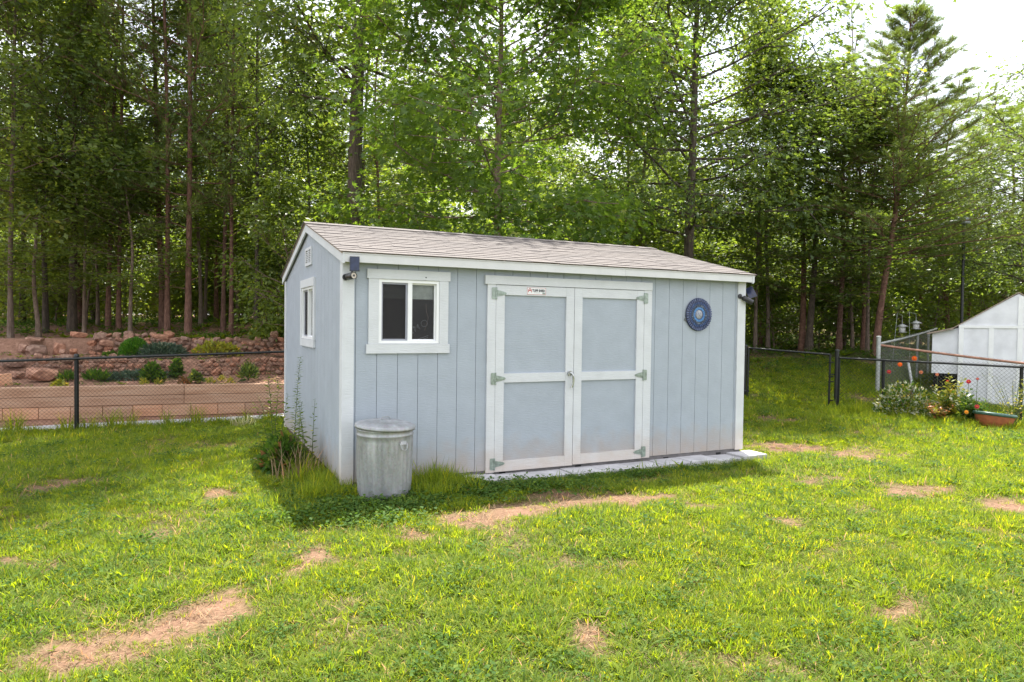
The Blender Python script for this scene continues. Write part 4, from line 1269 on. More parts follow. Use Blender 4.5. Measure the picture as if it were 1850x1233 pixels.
shrub('nandina_bush', 'low bush of green and reddish leaves at the foot of the gable wall', 'bush', (-.50, 1.10, h(-.5, 1.1)), (.21, .25, .38), 800, .085, ['clover', 'red_leaf', 'yellow_leaf'], T_DIAM, F_DIAM, probs=[.86, .12, .02], shell=.35)
blade_tuft('dry_stalks', 'dry brown grass stems at the foot of the gable wall', (-.42, .72, h(-.42, .72)), 70, .40, .26, 'straw')
leafy_stalk('pale_vine', 'pale leafed creeper hanging in the fence beside the shed', gp(478, fence_dep(478) - .02, .12), [(0, 0, .42, -.35, .05, 22, 1), (.12, -.02, .62, -.1, .02, 14, .8)], .11, 'pale_grass')
leafy_stalk('pale_vine', 'pale yellow vine tip at the fence rail end by the shed', gp(503, fence_dep(503) - .05, .62), [(0, 0, .28, -.25, 0, 12, 1)], .13, 'yellow_leaf')

# ================================================================== RIGHT: gate, fences, white shed, flowers
def gdep(px): return 14.9 + (14.0 - 14.9) * (px - 1350) / 160.0
gL = gxy(1357, gdep(1357)); gR = gxy(1500, gdep(1500))
def gz_px(px, py, dep): return float(at(px, py, dep)[2])
gorg = Vector((gL[0], gL[1], gz_px(1357, 722, gdep(1357))))
gate = thing('chain_link_gate', 'black chain link gate standing closed beside the shed', 'gate', gorg)
gl = lambda px, py: tuple(Vector(at(px, py, gdep(px))) - gorg)
c4 = [gl(1352.5, 629), gl(1500, 641), gl(1497, 741), gl(1350.5, 721)]
for a, b, nm in ((0, 1, 'gate_rail'), (3, 2, 'gate_rail'), (0, 3, 'gate_stile'), (1, 2, 'gate_stile')):
    mb = MB(); mb.tube([c4[a], c4[b]], .021, 10); mb.build(nm, M['black_metal'], gate)
A3, B3 = Vector(c4[0]) + gorg, Vector(c4[1]) + gorg
chain_link('chain_link_mesh', M['black_metal'], (A3.x, A3.y), (B3.x, B3.y), c4[3][2] + gorg.z, A3.z, c4[2][2] + gorg.z, B3.z, parent=gate, org=gorg, r=.0016)
for px in (1501,):
    for py in (655, 681, 690, 724):
        mb = MB(); p = Vector(gl(px, py)); mb.box(p.x - .05, p.x + .05, p.y - .025, p.y + .025, p.z - .012, p.z + .012); mb.build('gate_clip', M['black_metal'], gate)
mb = MB(); p = Vector(gl(1506, 682)); mb.tube([p + Vector((-.10, .0, .05)), p + Vector((.0, -.03, .06)), p + Vector((.06, -.02, -.02))], .012, 8); mb.build('latch', M['black_metal'], gate)
for py in (641, 707):
    mb = MB(); p = Vector(gl(1348, py)); mb.tube([p + Vector((-.05, .02, 0)), p + Vector((.06, -.02, 0))], .026, 8); mb.build('gate_hinge', M['black_metal'], gate)
def lone_post(px, py_t, py_b, dep, r, label, mat='black_metal', cap=True, name='fence_post'):
    t = at(px, py_t, dep); b = at(px, py_b, dep)
    o = thing(name, label, 'fence post', (b[0], b[1], b[2] - .1))
    H = t[2] - b[2] + .1
    mb = MB(); mb.tube([(0, 0, -.1), (0, 0, H - .03)], r, 12); mb.build('pipe', M[mat], o)
    mb = MB(); mb.tube([(0, 0, H - .035), (0, 0, H - .01), (0, 0, H)], [r * 1.2, r * 1.1, r * .35], 12); mb.build('post_cap', M[mat], o)
    return o
lone_post(1345.5, 623, 722, 14.95, .034, 'black hinge post of the gate hard against the shed corner')
lone_post(1510, 631, 737, 14.0, .040, 'black latch post with a cap between the gate and the right fence')

def rdep(px): return 1 / (1 / 13.95 + (1 / 12.2 - 1 / 13.95) * (px - 1515) / 335.0)
rpy = lambda px: 647 + (664 - 647) * (px - 1515) / 335.0
rA, rB = gxy(1518, rdep(1518)), gxy(2060, rdep(2060))
zA, zB = gz_px(1518, rpy(1518), rdep(1518)), gz_px(2060, rpy(2060), rdep(2060))
rorg = Vector((rA[0], rA[1], h(*rA)))
rf = thing('chain_link_fence', 'black chain link fence running right from the gate post behind the flowers', 'fence', rorg)
mb = MB(); mb.tube([(0, 0, zA - rorg.z), (rB[0] - rorg.x, rB[1] - rorg.y, zB - rorg.z)], .021, 10); mb.build('top_rail', M['black_metal'], rf)
chain_link('chain_link_mesh', M['black_metal'], rA, rB, h(*rA), zA + .03, h(*rB), zB + .03, parent=rf, org=rorg, pitch=.072)
for px, r in ((1598, .03), (1848, .03)):
    x, y = gxy(px, rdep(px) + .03); z1 = gz_px(px, rpy(px), rdep(px))
    mb = MB(); mb.tube([(x - rorg.x, y - rorg.y, h(x, y) - .1 - rorg.z), (x - rorg.x, y - rorg.y, z1 + .03 - rorg.z)], r, 10); mb.build('post', M['black_metal'], rf)
x, y = gxy(1518.5, rdep(1518)); mb = MB(); mb.tube([(x - rorg.x, y - rorg.y, 0.02), (x - rorg.x, y - rorg.y, zA - rorg.z)], .012, 8); mb.build('tension_bar', M['black_metal'], rf)

# older fences behind
lone_post(1585, 607, 712, 15.0, .045, 'weathered galvanised corner post with a domed cap behind the right fence', 'galv_pipe')
def old_fence(label, p0, p1, mat, mesh_h, posts=(), pitch=.075):
    a = at(*p0); b = at(*p1)
    o = thing('old_fence', label, 'fence', (a[0], a[1], h(a[0], a[1])))
    og = o.location
    mb = MB(); pts = [tuple(Vector(a) + (Vector(b) - Vector(a)) * t + Vector((0, 0, -.03 * math.sin(t * math.pi))) - og) for t in np.linspace(0, 1, 8)]
    mb.tube(pts, .026, 8); mb.build('top_rail', M[mat], o)
    chain_link('chain_link_mesh', M['galv_pipe'], (a[0], a[1]), (b[0], b[1]), h(a[0], a[1]) + .02, a[2], h(b[0], b[1]) + .02, b[2], parent=o, org=tuple(og), pitch=pitch, r=.0016)
    for t in posts:
        q = Vector(a) + (Vector(b) - Vector(a)) * t
        mb = MB(); mb.tube([(q.x - og.x, q.y - og.y, h(q.x, q.y) - .1 - og.z), (q.x - og.x, q.y - og.y, q.z - og.z)], .03, 8); mb.build('post', M['galv_pipe'], o)
    return o
old_fence('old galvanised fence climbing away uphill towards the white shed', (1590, 621, 15.0), (1692, 594, 18.6), 'galv_pipe', 1.0, (.62, .83))
old_fence('old fence with a rusty top rail crossing in front of the white shed', (1590, 624, 15.0), (1990, 671, 13.3), 'rusty_pipe', 1.0)
a, b = at(1640, 652, 14.6), at(1654, 722, 14.4)
mb = MB(); mb.tube([Vector(b) - Vector(b) + Vector((0, 0, -.1)), Vector(a) - Vector(b)], .03, 8); o = mb.build('leaning_stake', M['galv_pipe']); o.location = b; tag(o, 'grey stake leaning behind the white flowered bush', 'stake')

# white outbuilding
wo = gp(1732, 15.3)
wb = float(at(1790, 732, 15.3)[2])
WROT = R_(61)                                # the gable faces the camera, so its side wall stays out of sight
ws = thing('white_shed', 'small white panelled outbuilding with a brown edged gable roof', 'outbuilding', (wo.x, wo.y, wb), -WROT)
WU = np.array([math.cos(WROT), -math.sin(WROT)])
def X(px):
    d = FW + RT * (px - 925) / FPX
    A_ = np.array([[d[0], -WU[0]], [d[1], -WU[1]]])
    return float(np.linalg.solve(A_, np.array([wo.x, wo.y]) - CAM[:2])[1])
def Zw(px, py):
    q = np.array([wo.x, wo.y]) + WU * X(px)
    return float(at(px, py, dep_of(*q))[2]) - wb
pk = (X(1838), Zw(1838, 531)); ev = Zw(1732, 588); er = (2 * pk[0], ev)
fn0 = lambda u, d, w: (u, d, w)
mb = MB()
mb.prism([(0, 0), (er[0], 0), (er[0], ev), pk, (0, ev)], 0, 2.8, fn0); mb.build('wall', M['pvc'], ws)
lt = X(1684); lz0 = Zw(1700, 675)
mb = MB(); mb.prism([(lt, lz0), (-.004, lz0), (-.004, ev - .06), (lt, Zw(1684, 602))], .06, 2.6, fn0); mb.build('lean_to_wall', M['pvc'], ws)
mb = MB(); mb.box(lt + .02, -.01, .4, 2.5, -.1, lz0 - .01); mb.build('lean_to_dark_opening', M['black'], ws)  # black box standing in for the shade in the opening below the lean-to
bwid = X(1741) - X(1732)
for px in (1732, 1786, 1838):
    mb = MB(); mb.box(X(px) + .002, X(px) + bwid, -.022, -.001, .01, ev - .06); mb.build('batten', M['vinyl'], ws)
for u in (er[0] - (X(1786)), er[0] - bwid - .003):
    mb = MB(); mb.box(u, u + bwid, -.022, -.001, .01, ev - .06); mb.build('batten', M['vinyl'], ws)
mb = MB(); mb.box(X(1838), X(1838) + bwid, -.022, -.001, ev + .005, pk[1] - .06); mb.build('batten', M['vinyl'], ws)
mb = MB(); mb.box(.002, er[0] - .002, -.024, -.0012, ev - .058, ev + .002); mb.build('band_board', M['vinyl'], ws)
eu, ez = X(1718), Zw(1718, 594)
for (u0, w0), (u1, w1) in (((pk[0] - .001, pk[1] + .035), (eu, ez)), ((pk[0] + .001, pk[1] + .035), (2 * pk[0] - eu, ez))):
    mb = MB(); mb.prism([(u0, w0), (u1, w1), (u1, w1 - .022), (u0, w0 - .022)], -.03, 3.0, fn0); mb.build('roof', M['brown_roof'], ws)
mb = MB(); mb.prism([(X(1722), Zw(1722, 592)), (X(1674), Zw(1674, 602)), (X(1674), Zw(1674, 604.5)), (X(1722), Zw(1722, 595))], -.05, 2.7, fn0); mb.build('lean_to_roof', M['brown_roof'], ws)

# bird feeders on hooks
def feeder(px, py, dep, pole_px, label, lab2):
    b = gp(pole_px[0], dep)
    top = at(pole_px[1], pole_px[2], dep); hk = at(px, py - 14, dep)
    t = thing('feeder_pole', lab2, 'pole', b)
    mb = MB(); mb.tube([(0, 0, -.1), Vector(top) - b, Vector(at(px, pole_px[2] + 4, dep)) - b, Vector(hk) - b], .0045, 6); mb.build('rod', M['galv_pipe'], t)
    c = at(px, py, dep)
    f = thing('bird_feeder', label, 'bird feeder', c)
    mb = MB(); mb.lathe([(.0, .13), (.04, .11), (.135, .055), (.13, .045), (.0, .05)], 6); mb.build('feeder_roof', M['galv_pipe'], f)
    mb = MB(); mb.lathe([(.0, .05), (.075, .05), (.07, -.09), (.0, -.09)], 6); mb.build('seed_holder', M['potting'], f)
    mb = MB(); mb.lathe([(.0, -.085), (.11, -.085), (.11, -.10), (.0, -.11)], 6); mb.build('tray', M['galv_pipe'], f)
    mb = MB(); mb.tube([(0, 0, .12), Vector(hk) - Vector(c)], .006, 5); mb.build('hanger', M['galv_pipe'], f)
feeder(1630, 594, 17.5, (1612, 1621, 566), 'pale hanging bird feeder, the left and lower of the two', 'thin slanted hook pole holding the left feeder')
feeder(1655, 588, 17.5, (1646, 1643, 564), 'pale hanging bird feeder nearest the white shed', 'thin upright hook pole holding the right feeder')
# tall thin pole with a box, and the flat pale fixture beside it
pb = gp(1737, 19.0); pt = at(1742, 398, 19.0)
t = thing('tall_pole', 'very tall thin black pole rising behind the white shed', 'pole', pb)
mb = MB(); mb.tube([(0, 0, -.1), Vector(pt) - pb], .04, 8); mb.build('shaft', M['black_metal'], t)
mb = MB(); q = Vector(pt) - pb; mb.box(q.x - .13, q.x + .13, q.y - .1, q.y + .1, q.z - .10, q.z + .07); mb.build('pole_head', M['grey_metal'], t)
pt = at(1723, 401, 18.6)
t = thing('area_light', 'flat pale lamp head sticking out from a pine trunk behind the white shed', 'lamp', pt)
mb = MB(); mb.lathe([(0, .035), (.10, .03), (.19, .0), (.18, -.02), (0, -.02)], 18); mb.build('lamp_head', M['galv_pipe'], t)
mb = MB(); mb.tube([(-.12, .3, -.05), (-.02, .05, -.01)], .02, 6); mb.build('lamp_arm', M['galv_pipe'], t)

# flower bed at the right
rp = lambda px, off: gp(px, rdep(px) - off)
shrub('variegated_bush', 'bushy shrub covered in small white leaves and flowers by the right fence', 'bush', rp(1640, .45), (.52, .36, .66), 1900, .062, ['pale_leaf', 'clover', 'yellow_leaf'], probs=[.30, .48, .22], shell=.18, stems=16, lumps=14)
def clump(name, label, loc, k, spread, H, leaf, mats, nl=20):
    """many leafy stems rising from one crown"""
    t = thing(name, label, 'plant', loc)
    tubes = []; c = Cloud()
    for i in range(k):
        a = rng.random() * 6.28; q = rng.random() ** .6
        hh_ = H * (.45 + .6 * rng.random()); ts = np.linspace(0, 1, 7)
        ex, ey = math.cos(a) * q * spread, math.sin(a) * q * spread * .7
        pts = np.c_[ex * (.3 * ts + .7 * ts ** 1.6), ey * (.3 * ts + .7 * ts ** 1.6), hh_ * ts]
        tubes.append((pts, .006 * (1 - .7 * ts)))
        u = .12 + .88 * (np.arange(nl) + rng.random(nl)) / nl
        P = np.c_[np.interp(u, ts, pts[:, 0]), np.interp(u, ts, pts[:, 1]), np.interp(u, ts, pts[:, 2])]
        an = np.arange(nl) * 2.4 + rng.random() * 6
        D = np.c_[np.cos(an), np.sin(an), .15 + .7 * rng.random(nl)]
        mi = 0 if rng.random() < .72 else rng.integers(0, len(mats))
        c.add(P + unit(D) * .01, D, np.tile([0, 0, 1.], (nl, 1)) + rng.normal(size=(nl, 3)) * .4, leaf * (1.1 - .5 * u) * (.6 + .7 * rng.random(nl)), T_DIAM * np.array([.85, 1, 1]), F_DIAM, mi=mi)
    V, F = tubes_np(tubes, 5); link('stems', mesh_np('stems', V, [F], M['stem'], True), t)
    o = link('foliage', c.mesh('foliage', [M[m] for m in mats]), t); o['kind'] = 'stuff'
    return t
clump('zinnia_clump', 'yellow green leafy clump behind the rusty stalks in the flower bed', rp(1718, .42), 34, .38, .80, .11, ['yellow_leaf', 'clover', 'pale_leaf'])
clump('zinnia_clump', 'dark green leafy clump just left of the terracotta planter', rp(1755, .75), 30, .40, .62, .11, ['clover', 'pale_leaf', 'clover'])
clump('dry_plant', 'low browning plant between the two leafy clumps', rp(1703, .85), 22, .36, .38, .08, ['red_leaf', 'yellow_leaf', 'straw'], 16)
clump('bare_shrub', 'sparse twiggy shrub with pale pinkish leaves at the right edge', rp(1836, .6), 30, .66, .95, .06, ['yellow_leaf', 'pale_leaf', 'clover'], 12)
def flower(px, py, dep, size, mat, label, ground_px=None):
    c = at(px, py, dep); gx_ = ground_px or px
    b = gp(gx_, dep)
    t = thing('flower', label, 'flower', b)
    mb = MB(); e = Vector(c) - b; mb.tube([(0, 0, 0), e * .5 + Vector((.02, .01, .03)), e], [.006, .005, .004], 5); mb.build('stalk', M['stem'], t)
    cl = Cloud(); dirv = unit(CAM - c + np.array([0, 0, 1.6]))
    for ring, (k, el, sz) in enumerate(((14, .25, 1.0), (10, .75, .8), (6, 1.2, .5))):
        a = np.arange(k) * 2 * math.pi / k + ring
        u = unit(np.cross(dirv, [0.1, .2, 1])); w = np.cross(dirv, u)
        D = np.cos(a)[:, None] * u + np.sin(a)[:, None] * w + dirv * el
        cl.add(np.tile(np.array(e) + dirv * .006 * ring, (k, 1)), D, np.tile(dirv, (k, 1)), np.full(k, size * .68 * sz), T_DIAM, F_DIAM)
    link('bloom', cl.mesh('bloom', [M[mat]]), t)
    mb = MB(); mb.lathe([(0, -.01), (size * .2, -.004), (size * .2, .006), (0, .012)], 8); o = mb.build('flower_centre', M['petal_gold'], t); o.location = Vector(e) + Vector(dirv) * .02
flower(1652, 648, 12.75, .075, 'petal_orange', 'large orange flower, highest above the white flowered bush')
flower(1626, 659, 12.7, .065, 'petal_orange', 'orange flower between the red bloom and the highest bloom')
flower(1606, 672, 12.7, .060, 'petal_red', 'red flower beside the black post at the left of the bush')
flower(1750, 690, 12.2, .065, 'petal_red', 'crimson flower standing above the green clump before the white wall')
flower(1766, 685, 12.2, .038, 'petal_red', 'small crimson bud right of the tall crimson flower')
flower(1765, 735, 11.7, .060, 'petal_red', 'deep red flower low above the planter', 1762)
flower(1746, 745, 11.6, .055, 'petal_gold', 'golden flower low in the clump left of the planter')
flower(1693, 677, 12.6, .050, 'petal_pink', 'salmon flower over the leafy clump in front of the dark gap', 1700)
flower(1664, 673, 12.7, .055, 'petal_pink', 'faded salmon flower behind the white flowered bush')
flower(1712, 689, 12.4, .04, 'petal_red', 'dull red flower in the top of the yellow green clump')
# planter
ppos = gp(1800, 11.55)
pl_ = thing('planter_bowl', 'wide terracotta planter bowl with a green rim on the grass', 'planter', ppos, 0)
pl_.rotation_euler = (0, R_(7), 0)
mb = MB(); mb.lathe([(0, 0), (.17, 0), (.20, .02), (.255, .10), (.285, .19), (.29, .215)], 40); mb.build('bowl', M['terracotta'], pl_)
mb = MB(); mb.lathe([(.288, .205), (.315, .212), (.318, .245), (.30, .262), (.278, .255), (.275, .22)], 40); mb.build('rim', M['green_glaze'], pl_)
mb = MB(); mb.lathe([(.277, .232), (.15, .25), (0, .255)], 24); mb.build('soil', M['potting'], pl_)

# ================================================================== TREES
def grow(H, r0, lean=(0, 0), wob=.12, seg=14):
    t = np.linspace(0, 1, seg)
    ph = rng.random(4) * 6.28
    x = lean[0] * t * H + wob * (np.sin(t * 5 + ph[0]) - math.sin(ph[0])) * t ** .5 + .4 * wob * (np.sin(t * 11 + ph[1]) - math.sin(ph[1])) * t
    y = lean[1] * t * H + wob * (np.sin(t * 4.4 + ph[2]) - math.sin(ph[2])) * t ** .5 + .4 * wob * (np.sin(t * 12 + ph[3]) - math.sin(ph[3])) * t
    z = t * H
    z[0] = -.3
    r = r0 * (1 - .82 * t) + r0 * .45 * np.exp(-t * H / .35)
    return np.c_[x, y, z], r

def at_h(path, z):
    return np.array([np.interp(z, path[:, 2], path[:, i]) for i in range(3)])

def limb(p0, az, el, L, r, sag=0.0, curve=.25, seg=6):
    t = np.linspace(0, 1, seg)
    d = np.array([math.cos(az) * math.cos(el), math.sin(az) * math.cos(el), math.sin(el)])
    pts = p0 + d * (t * L)[:, None]
    pts[:, 2] += curve * L * t ** 2 - sag * L * t ** 2.5
    j = rng.normal(size=(seg, 3)) * .05 * L * t[:, None]
    return pts + np.cumsum(j, 0) * .4, r * (1 - .8 * t) + .004

def broadleaf(H, r0, h0, radius, nlimb, nleaf, leaf, T, TF, mat, bark, el=(.2, .9), prof=None, lean=(0, 0), clump=.34, twigs=5, wob=.12, az0=None, flat=.55, gap=0.0):
    path, rad = grow(H, r0, lean, wob)
    tubes = [(path, rad)]
    tips = []; tw = []
    prof = prof or (lambda q: math.sin(min(1, q * 1.25 + .12) * math.pi) ** .6 * .9 + .1)
    for i in range(nlimb):
        q = (i + rng.random()) / nlimb
        z = h0 + (H - h0) * q ** .95 * .97
        az = i * 2.39996 + rng.normal() * .4 if az0 is None else az0[i % len(az0)] + rng.normal() * .25
        e = el[0] + (el[1] - el[0]) * q + rng.normal() * .12
        L = radius * prof(q) * (.75 + .45 * rng.random())
        p, r = limb(at_h(path, z), az, e, L, max(.010, r0 * .24 * (1 - .65 * q)), curve=.12)
        tubes.append((p, r))
        for k in range(twigs):
            u = .28 + .72 * (k + rng.random()) / twigs
            b = np.array([np.interp(u, np.linspace(0, 1, 6), p[:, c]) for c in range(3)])
            aa = az + (1 if k % 2 else -1) * (.5 + .7 * rng.random()); ee = e * .6 + rng.normal() * .35
            l2 = L * (.28 + .3 * rng.random()) * (1.1 - .5 * u)
            p2, r2 = limb(b, aa, ee, l2, .012, curve=.05, seg=4)
            tubes.append((p2, r2))
            for v in (.35, .7, 1.0): tips.append(p2[0] * (1 - v) + p2[-1] * v)
        tips.append(p[-1])
    tips = np.array(tips)
    if gap: tips = tips[rng.random(len(tips)) > gap]
    V, F = tubes_np(tubes, 8)
    wood = mesh_np('trunk', V, [F], M[bark], True)
    n = nleaf
    ci = rng.integers(0, len(tips), n)
    g_ = rng.normal(size=(n, 3)) * np.array([clump, clump, clump * flat])
    P = tips[ci] + g_
    P[:, 2] = np.maximum(P[:, 2], .15)
    out = unit(g_ + (tips[ci] - np.array([0, 0, 0])) * np.array([.08, .08, 0]) + rng.normal(size=(n, 3)) * .25)
    D = unit(out * np.array([1, 1, .5]) + np.array([0, 0, -.35]))
    N = unit(np.array([0, 0, 1.]) + rng.normal(size=(n, 3)) * .55)
    S = leaf * (.45 + .85 * rng.random(n))
    cl = Cloud()
    tint = np.clip(rng.random(n) * .7 + .3 * rng.random(len(tips))[ci], 0, 1)
    cl.add(P, D, N, S, T, TF, rnd=tint)
    return wood, cl.mesh('crown', [M[mat]])

def pine(H, r0, h0, radius, nbr, ntw, need, nn, lean=(0, 0), wob=.10, conical=False, droop=.0, bark='bark_pine', nw=1.0, dead=6):
    path, rad = grow(H, r0, lean, wob)
    tubes = [(path, rad)]
    tips = []; dirs = []
    for i in range(nbr):
        q = (i + rng.random()) / nbr
        z = h0 + (H - h0) * q * .985
        az = i * 2.39996 + rng.normal() * .3
        L = radius * ((1 - q) ** .75 + .08 if conical else (math.sin(min(1, q * .95 + .16) * math.pi) ** .7 + .12)) * (.7 + .5 * rng.random())
        e = (.05 + .6 * q) + rng.normal() * .1 - droop
        p, r = limb(at_h(path, z), az, e, L, max(.009, r0 * .2 * (1 - .6 * q)), curve=.14)
        tubes.append((p, r))
        for k in range(ntw):
            u = .25 + .75 * (k + rng.random()) / ntw
            b = np.array([np.interp(u, np.linspace(0, 1, 6), p[:, c]) for c in range(3)])
            aa = az + (1 if k % 2 else -1) * (.4 + .6 * rng.random()); ee = e * .5 + .25 + rng.normal() * .25
            l2 = (.22 + .35 * rng.random()) * (L / radius * .5 + .5) * (1.15 - .5 * u)
            p2, r2 = limb(b, aa, ee, l2, .007, curve=.15, seg=4)
            tubes.append((p2, r2))
            d2 = unit(p2[-1] - p2[0])
            for v in (.45, .75, 1.0):
                tips.append(p2[0] * (1 - v) + p2[-1] * v); dirs.append(d2)
    for i in range(dead):                          # dead snags on the bare bole
        z = h0 * (.35 + .6 * rng.random()); p, r = limb(at_h(path, z), rng.random() * 6.28, .1 + rng.normal() * .2, .3 + .5 * rng.random(), .012, sag=.2, seg=5)
        tubes.append((p, r))
    tips = np.array(tips); dirs = np.array(dirs)
    V, F = tubes_np(tubes, 7)
    wood = mesh_np('trunk', V, [F], M[bark], True)
    n = len(tips) * nn
    ci = np.repeat(np.arange(len(tips)), nn)
    D = unit(dirs[ci] * .7 + rng.normal(size=(n, 3)) * .55 + np.array([0, 0, .12]))
    P = tips[ci] + rng.normal(size=(n, 3)) * .03
    N = rng.normal(size=(n, 3))
    S = need * (.7 + .5 * rng.random(n))
    cl = Cloud(); T = T_NEED * np.array([nw, 1, 1])
    cl.add(P, D, N, S, T, F_NEED, rnd=np.clip(rng.random(len(tips))[ci] * .6 + .35 * rng.random(n), 0, .97))
    return wood, cl.mesh('crown', [M['needle']])

KIND = {}
KIND['gum'] = broadleaf(11.8, .105, 2.0, 3.05, 72, 38000, .165, T_STAR, F_STAR, 'leaf_gum', 'bark_gum', el=(-.1, .95), clump=.34, twigs=6,
                        prof=lambda q: (.72 + .35 * math.sin(min(1, q * 1.3) * math.pi)) * (1 - q ** 5))
KIND['tall_oak'] = broadleaf(20.5, .21, 6.0, 4.8, 40, 21000, .18, T_OAK, F_OAK, 'leaf_oak', 'bark_oak', el=(.15, .8), clump=.42, twigs=6,
                             prof=lambda q: (.5 + .55 * q) * (1 - q ** 6), az0=[2.9, 3.5, 3.0, .2, 2.5, 1.6])
KIND['oak'] = broadleaf(12.5, .17, 3.2, 4.7, 56, 36000, .16, T_OAK, F_OAK, 'leaf_oak', 'bark_oak', el=(.0, .75), clump=.42, twigs=7)
KIND['oak_b'] = broadleaf(18, .10, 3.4, 3.5, 42, 19000, .165, T_OAK, F_OAK, 'leaf_oak', 'bark_oak', el=(.1, .8), clump=.40, twigs=5)
KIND['leafy'] = broadleaf(17, .07, 3.4, 2.9, 38, 14000, .165, T_DIAM, F_DIAM, 'leaf_wood', 'bark_gum', el=(.1, .9), clump=.40, twigs=5, gap=.1)
KIND['leafy_b'] = broadleaf(12, .075, 2.6, 2.4, 30, 10000, .15, T_DIAM, F_DIAM, 'leaf_wood', 'bark_gum', el=(.1, .9), clump=.36, twigs=5, wob=.2)
KIND['sapling'] = broadleaf(4.6, .03, .5, 1.5, 22, 5200, .12, T_DIAM, F_DIAM, 'leaf_wood', 'bark_gum', el=(.1, .9), clump=.26, twigs=4, wob=.15)
KIND['bushy'] = broadleaf(2.2, .025, .12, 1.1, 18, 3600, .11, T_DIAM, F_DIAM, 'leaf_wood', 'bark_gum', el=(.2, 1.0), clump=.22, twigs=4, wob=.1)
KIND['pine'] = pine(18.5, .085, 3.0, 2.6, 66, 9, .22, 13, nw=1.9)
KIND['pine_b'] = pine(17, .075, 3.5, 2.3, 56, 8, .22, 13, nw=1.9, wob=.16)
KIND['spruce'] = pine(12.2, .10, 3.4, 3.2, 104, 12, .16, 18, lean=(.055, 0), conical=True, nw=2.3)
KIND['bole'] = pine(16, .085, 8.0, 1.4, 22, 6, .2, 14, nw=1.4, dead=10, wob=.2)

TREES = []
def tree(kind, name, label, px, dep, rot=None, sc=1.0, group=None, base=None, cat='tree', xy=None):
    b = gp(px, dep) if xy is None else Vector((xy[0], xy[1], h(*xy)))
    t = thing(name, label, cat, b, rng.random() * 6.28 if rot is None else rot, group)
    t.scale = (sc,) * 3 if isinstance(sc, (int, float)) else sc
    w, c = KIND[kind]
    link('trunk', w, t); o = link('crown', c, t)
    return t

GL = 'tall trees behind the stone rows'
left = [  # px, depth, kind, scale, label
    (19, 17.6, 'leafy', (.9, .9, 1.0), 'slim grey trunked tree, leftmost in front of the woods'),
    (83, 19.0, 'oak_b', (.75, .75, 1.02), 'dark leaning tree trunk left of the thick grey trunk'),
    (130, 19.3, 'oak_b', (1.1, 1.1, 1.05), 'thick grey trunked oak rising behind the orange upright rock'),
    (143, 21.5, 'bole', (1.0, 1.0, 1.1), 'dark slim pine close behind the thick grey trunk'),
    (152, 19.0, 'leafy_b', (.62, .62, .9), 'thin pale tree with a crooked stem right of the thick grey trunk'),
    (169, 23.5, 'leafy', (.9, .9, 1.0), 'dark straight tree farther back behind the crooked stem'),
    (177, 21.0, 'leafy', (.7, .7, 1.0), 'slim grey tree between the crooked stem and the pair of pines'),
    (195, 19.6, 'pine_b', (.9, .9, 1.05), 'grey brown pine, left one of the pair left of the round shrub'),
    (214, 19.4, 'pine', (.72, .72, 1.0), 'reddish slim pine, right one of the pair left of the round shrub'),
    (294, 20.2, 'pine_b', (1.1, 1.1, 1.1), 'dark pine trunk behind the brown capping rock, touching a redder twin'),
    (302, 19.0, 'pine', (.85, .85, 1.03), 'brown pine trunk of the twin pair behind the brown capping rock'),
    (340, 18.8, 'pine', (.98, .98, 1.05), 'stout straight reddish pine standing alone between the twin pair and the pale stems'),
    (363, 21.0, 'leafy', (.85, .85, 1.05), 'pale grey tree just right of the stout reddish pine'),
    (371, 23.5, 'leafy', (.8, .8, 1.0), 'dark slim tree farther back right of the pale grey tree'),
    (391, 24.5, 'bole', (.9, .9, 1.1), 'thin dark pine pole deep between the reddish trunks'),
    (403, 19.8, 'pine_b', (.85, .85, 1.0), 'reddish pine above the yellow green shrub'),
    (418, 19.2, 'pine', (.7, .7, 1.0), 'grey brown pine right of the reddish pine above the yellow green shrub'),
    (430, 24.0, 'leafy_b', (.8, .8, 1.3), 'very thin pole tree deep in the shade left of the dark bent pine'),
    (438, 26.0, 'leafy', (.7, .7, 1.0), 'thin grey pole tree farther back left of the dark bent pine'),
    (463, 19.2, 'oak_b', (.62, .62, 1.0), 'dark bent trunk nearest the shed gable on its left'),
    (480, 25.0, 'leafy_b', (.8, .8, 1.1), 'leaning thin tree deep behind the leafy bush by the shed'),
    (-60, 18.5, 'oak_b', (1.0, 1.0, 1.0), 'spreading oak reaching in from beyond the left edge'),
    (40, 22.0, 'oak_b', (.9, .9, 1.05), 'broad oak deep behind the leftmost slim tree'),
    (560, 21.0, 'leafy', (.9, .9, .8), 'leafy tree rising just behind the shed gable peak'),
    (70, 18.2, 'leafy_b', (.85, .85, .50), 'small bright leafed tree at the left front of the woods'),
    (235, 18.6, 'leafy_b', (.7, .7, .55), 'young bright leafed tree behind the round shrub'),
    (520, 17.2, 'sapling', (1.0, 1.0, 1.0), 'leafy sapling behind the shed rear corner'),
]
for px, dep, k, sc, lb in left:
    sc = (sc[0], sc[1], sc[2] * (.66 if dep > 20.5 else 1.0 if px > 330 else .86))
    tree(k, 'pine_tree' if k in ('pine', 'pine_b', 'bole') else 'broadleaf_tree', lb, px, dep, None, sc, GL)
tree('tall_oak', 'oak_tree', 'tall dark trunked oak rising behind the roof left of centre', 637, 17.0, .30, 1.0)
tree('gum', 'sweetgum_tree', 'large bright green star leafed tree filling the centre behind the roof', 903, 15.0, 1.0, 1.0)
tree('oak', 'oak_tree', 'spreading oak with open crown right of centre behind the roof', 1243, 18.5, 2.0, (.95, .95, 1.0))
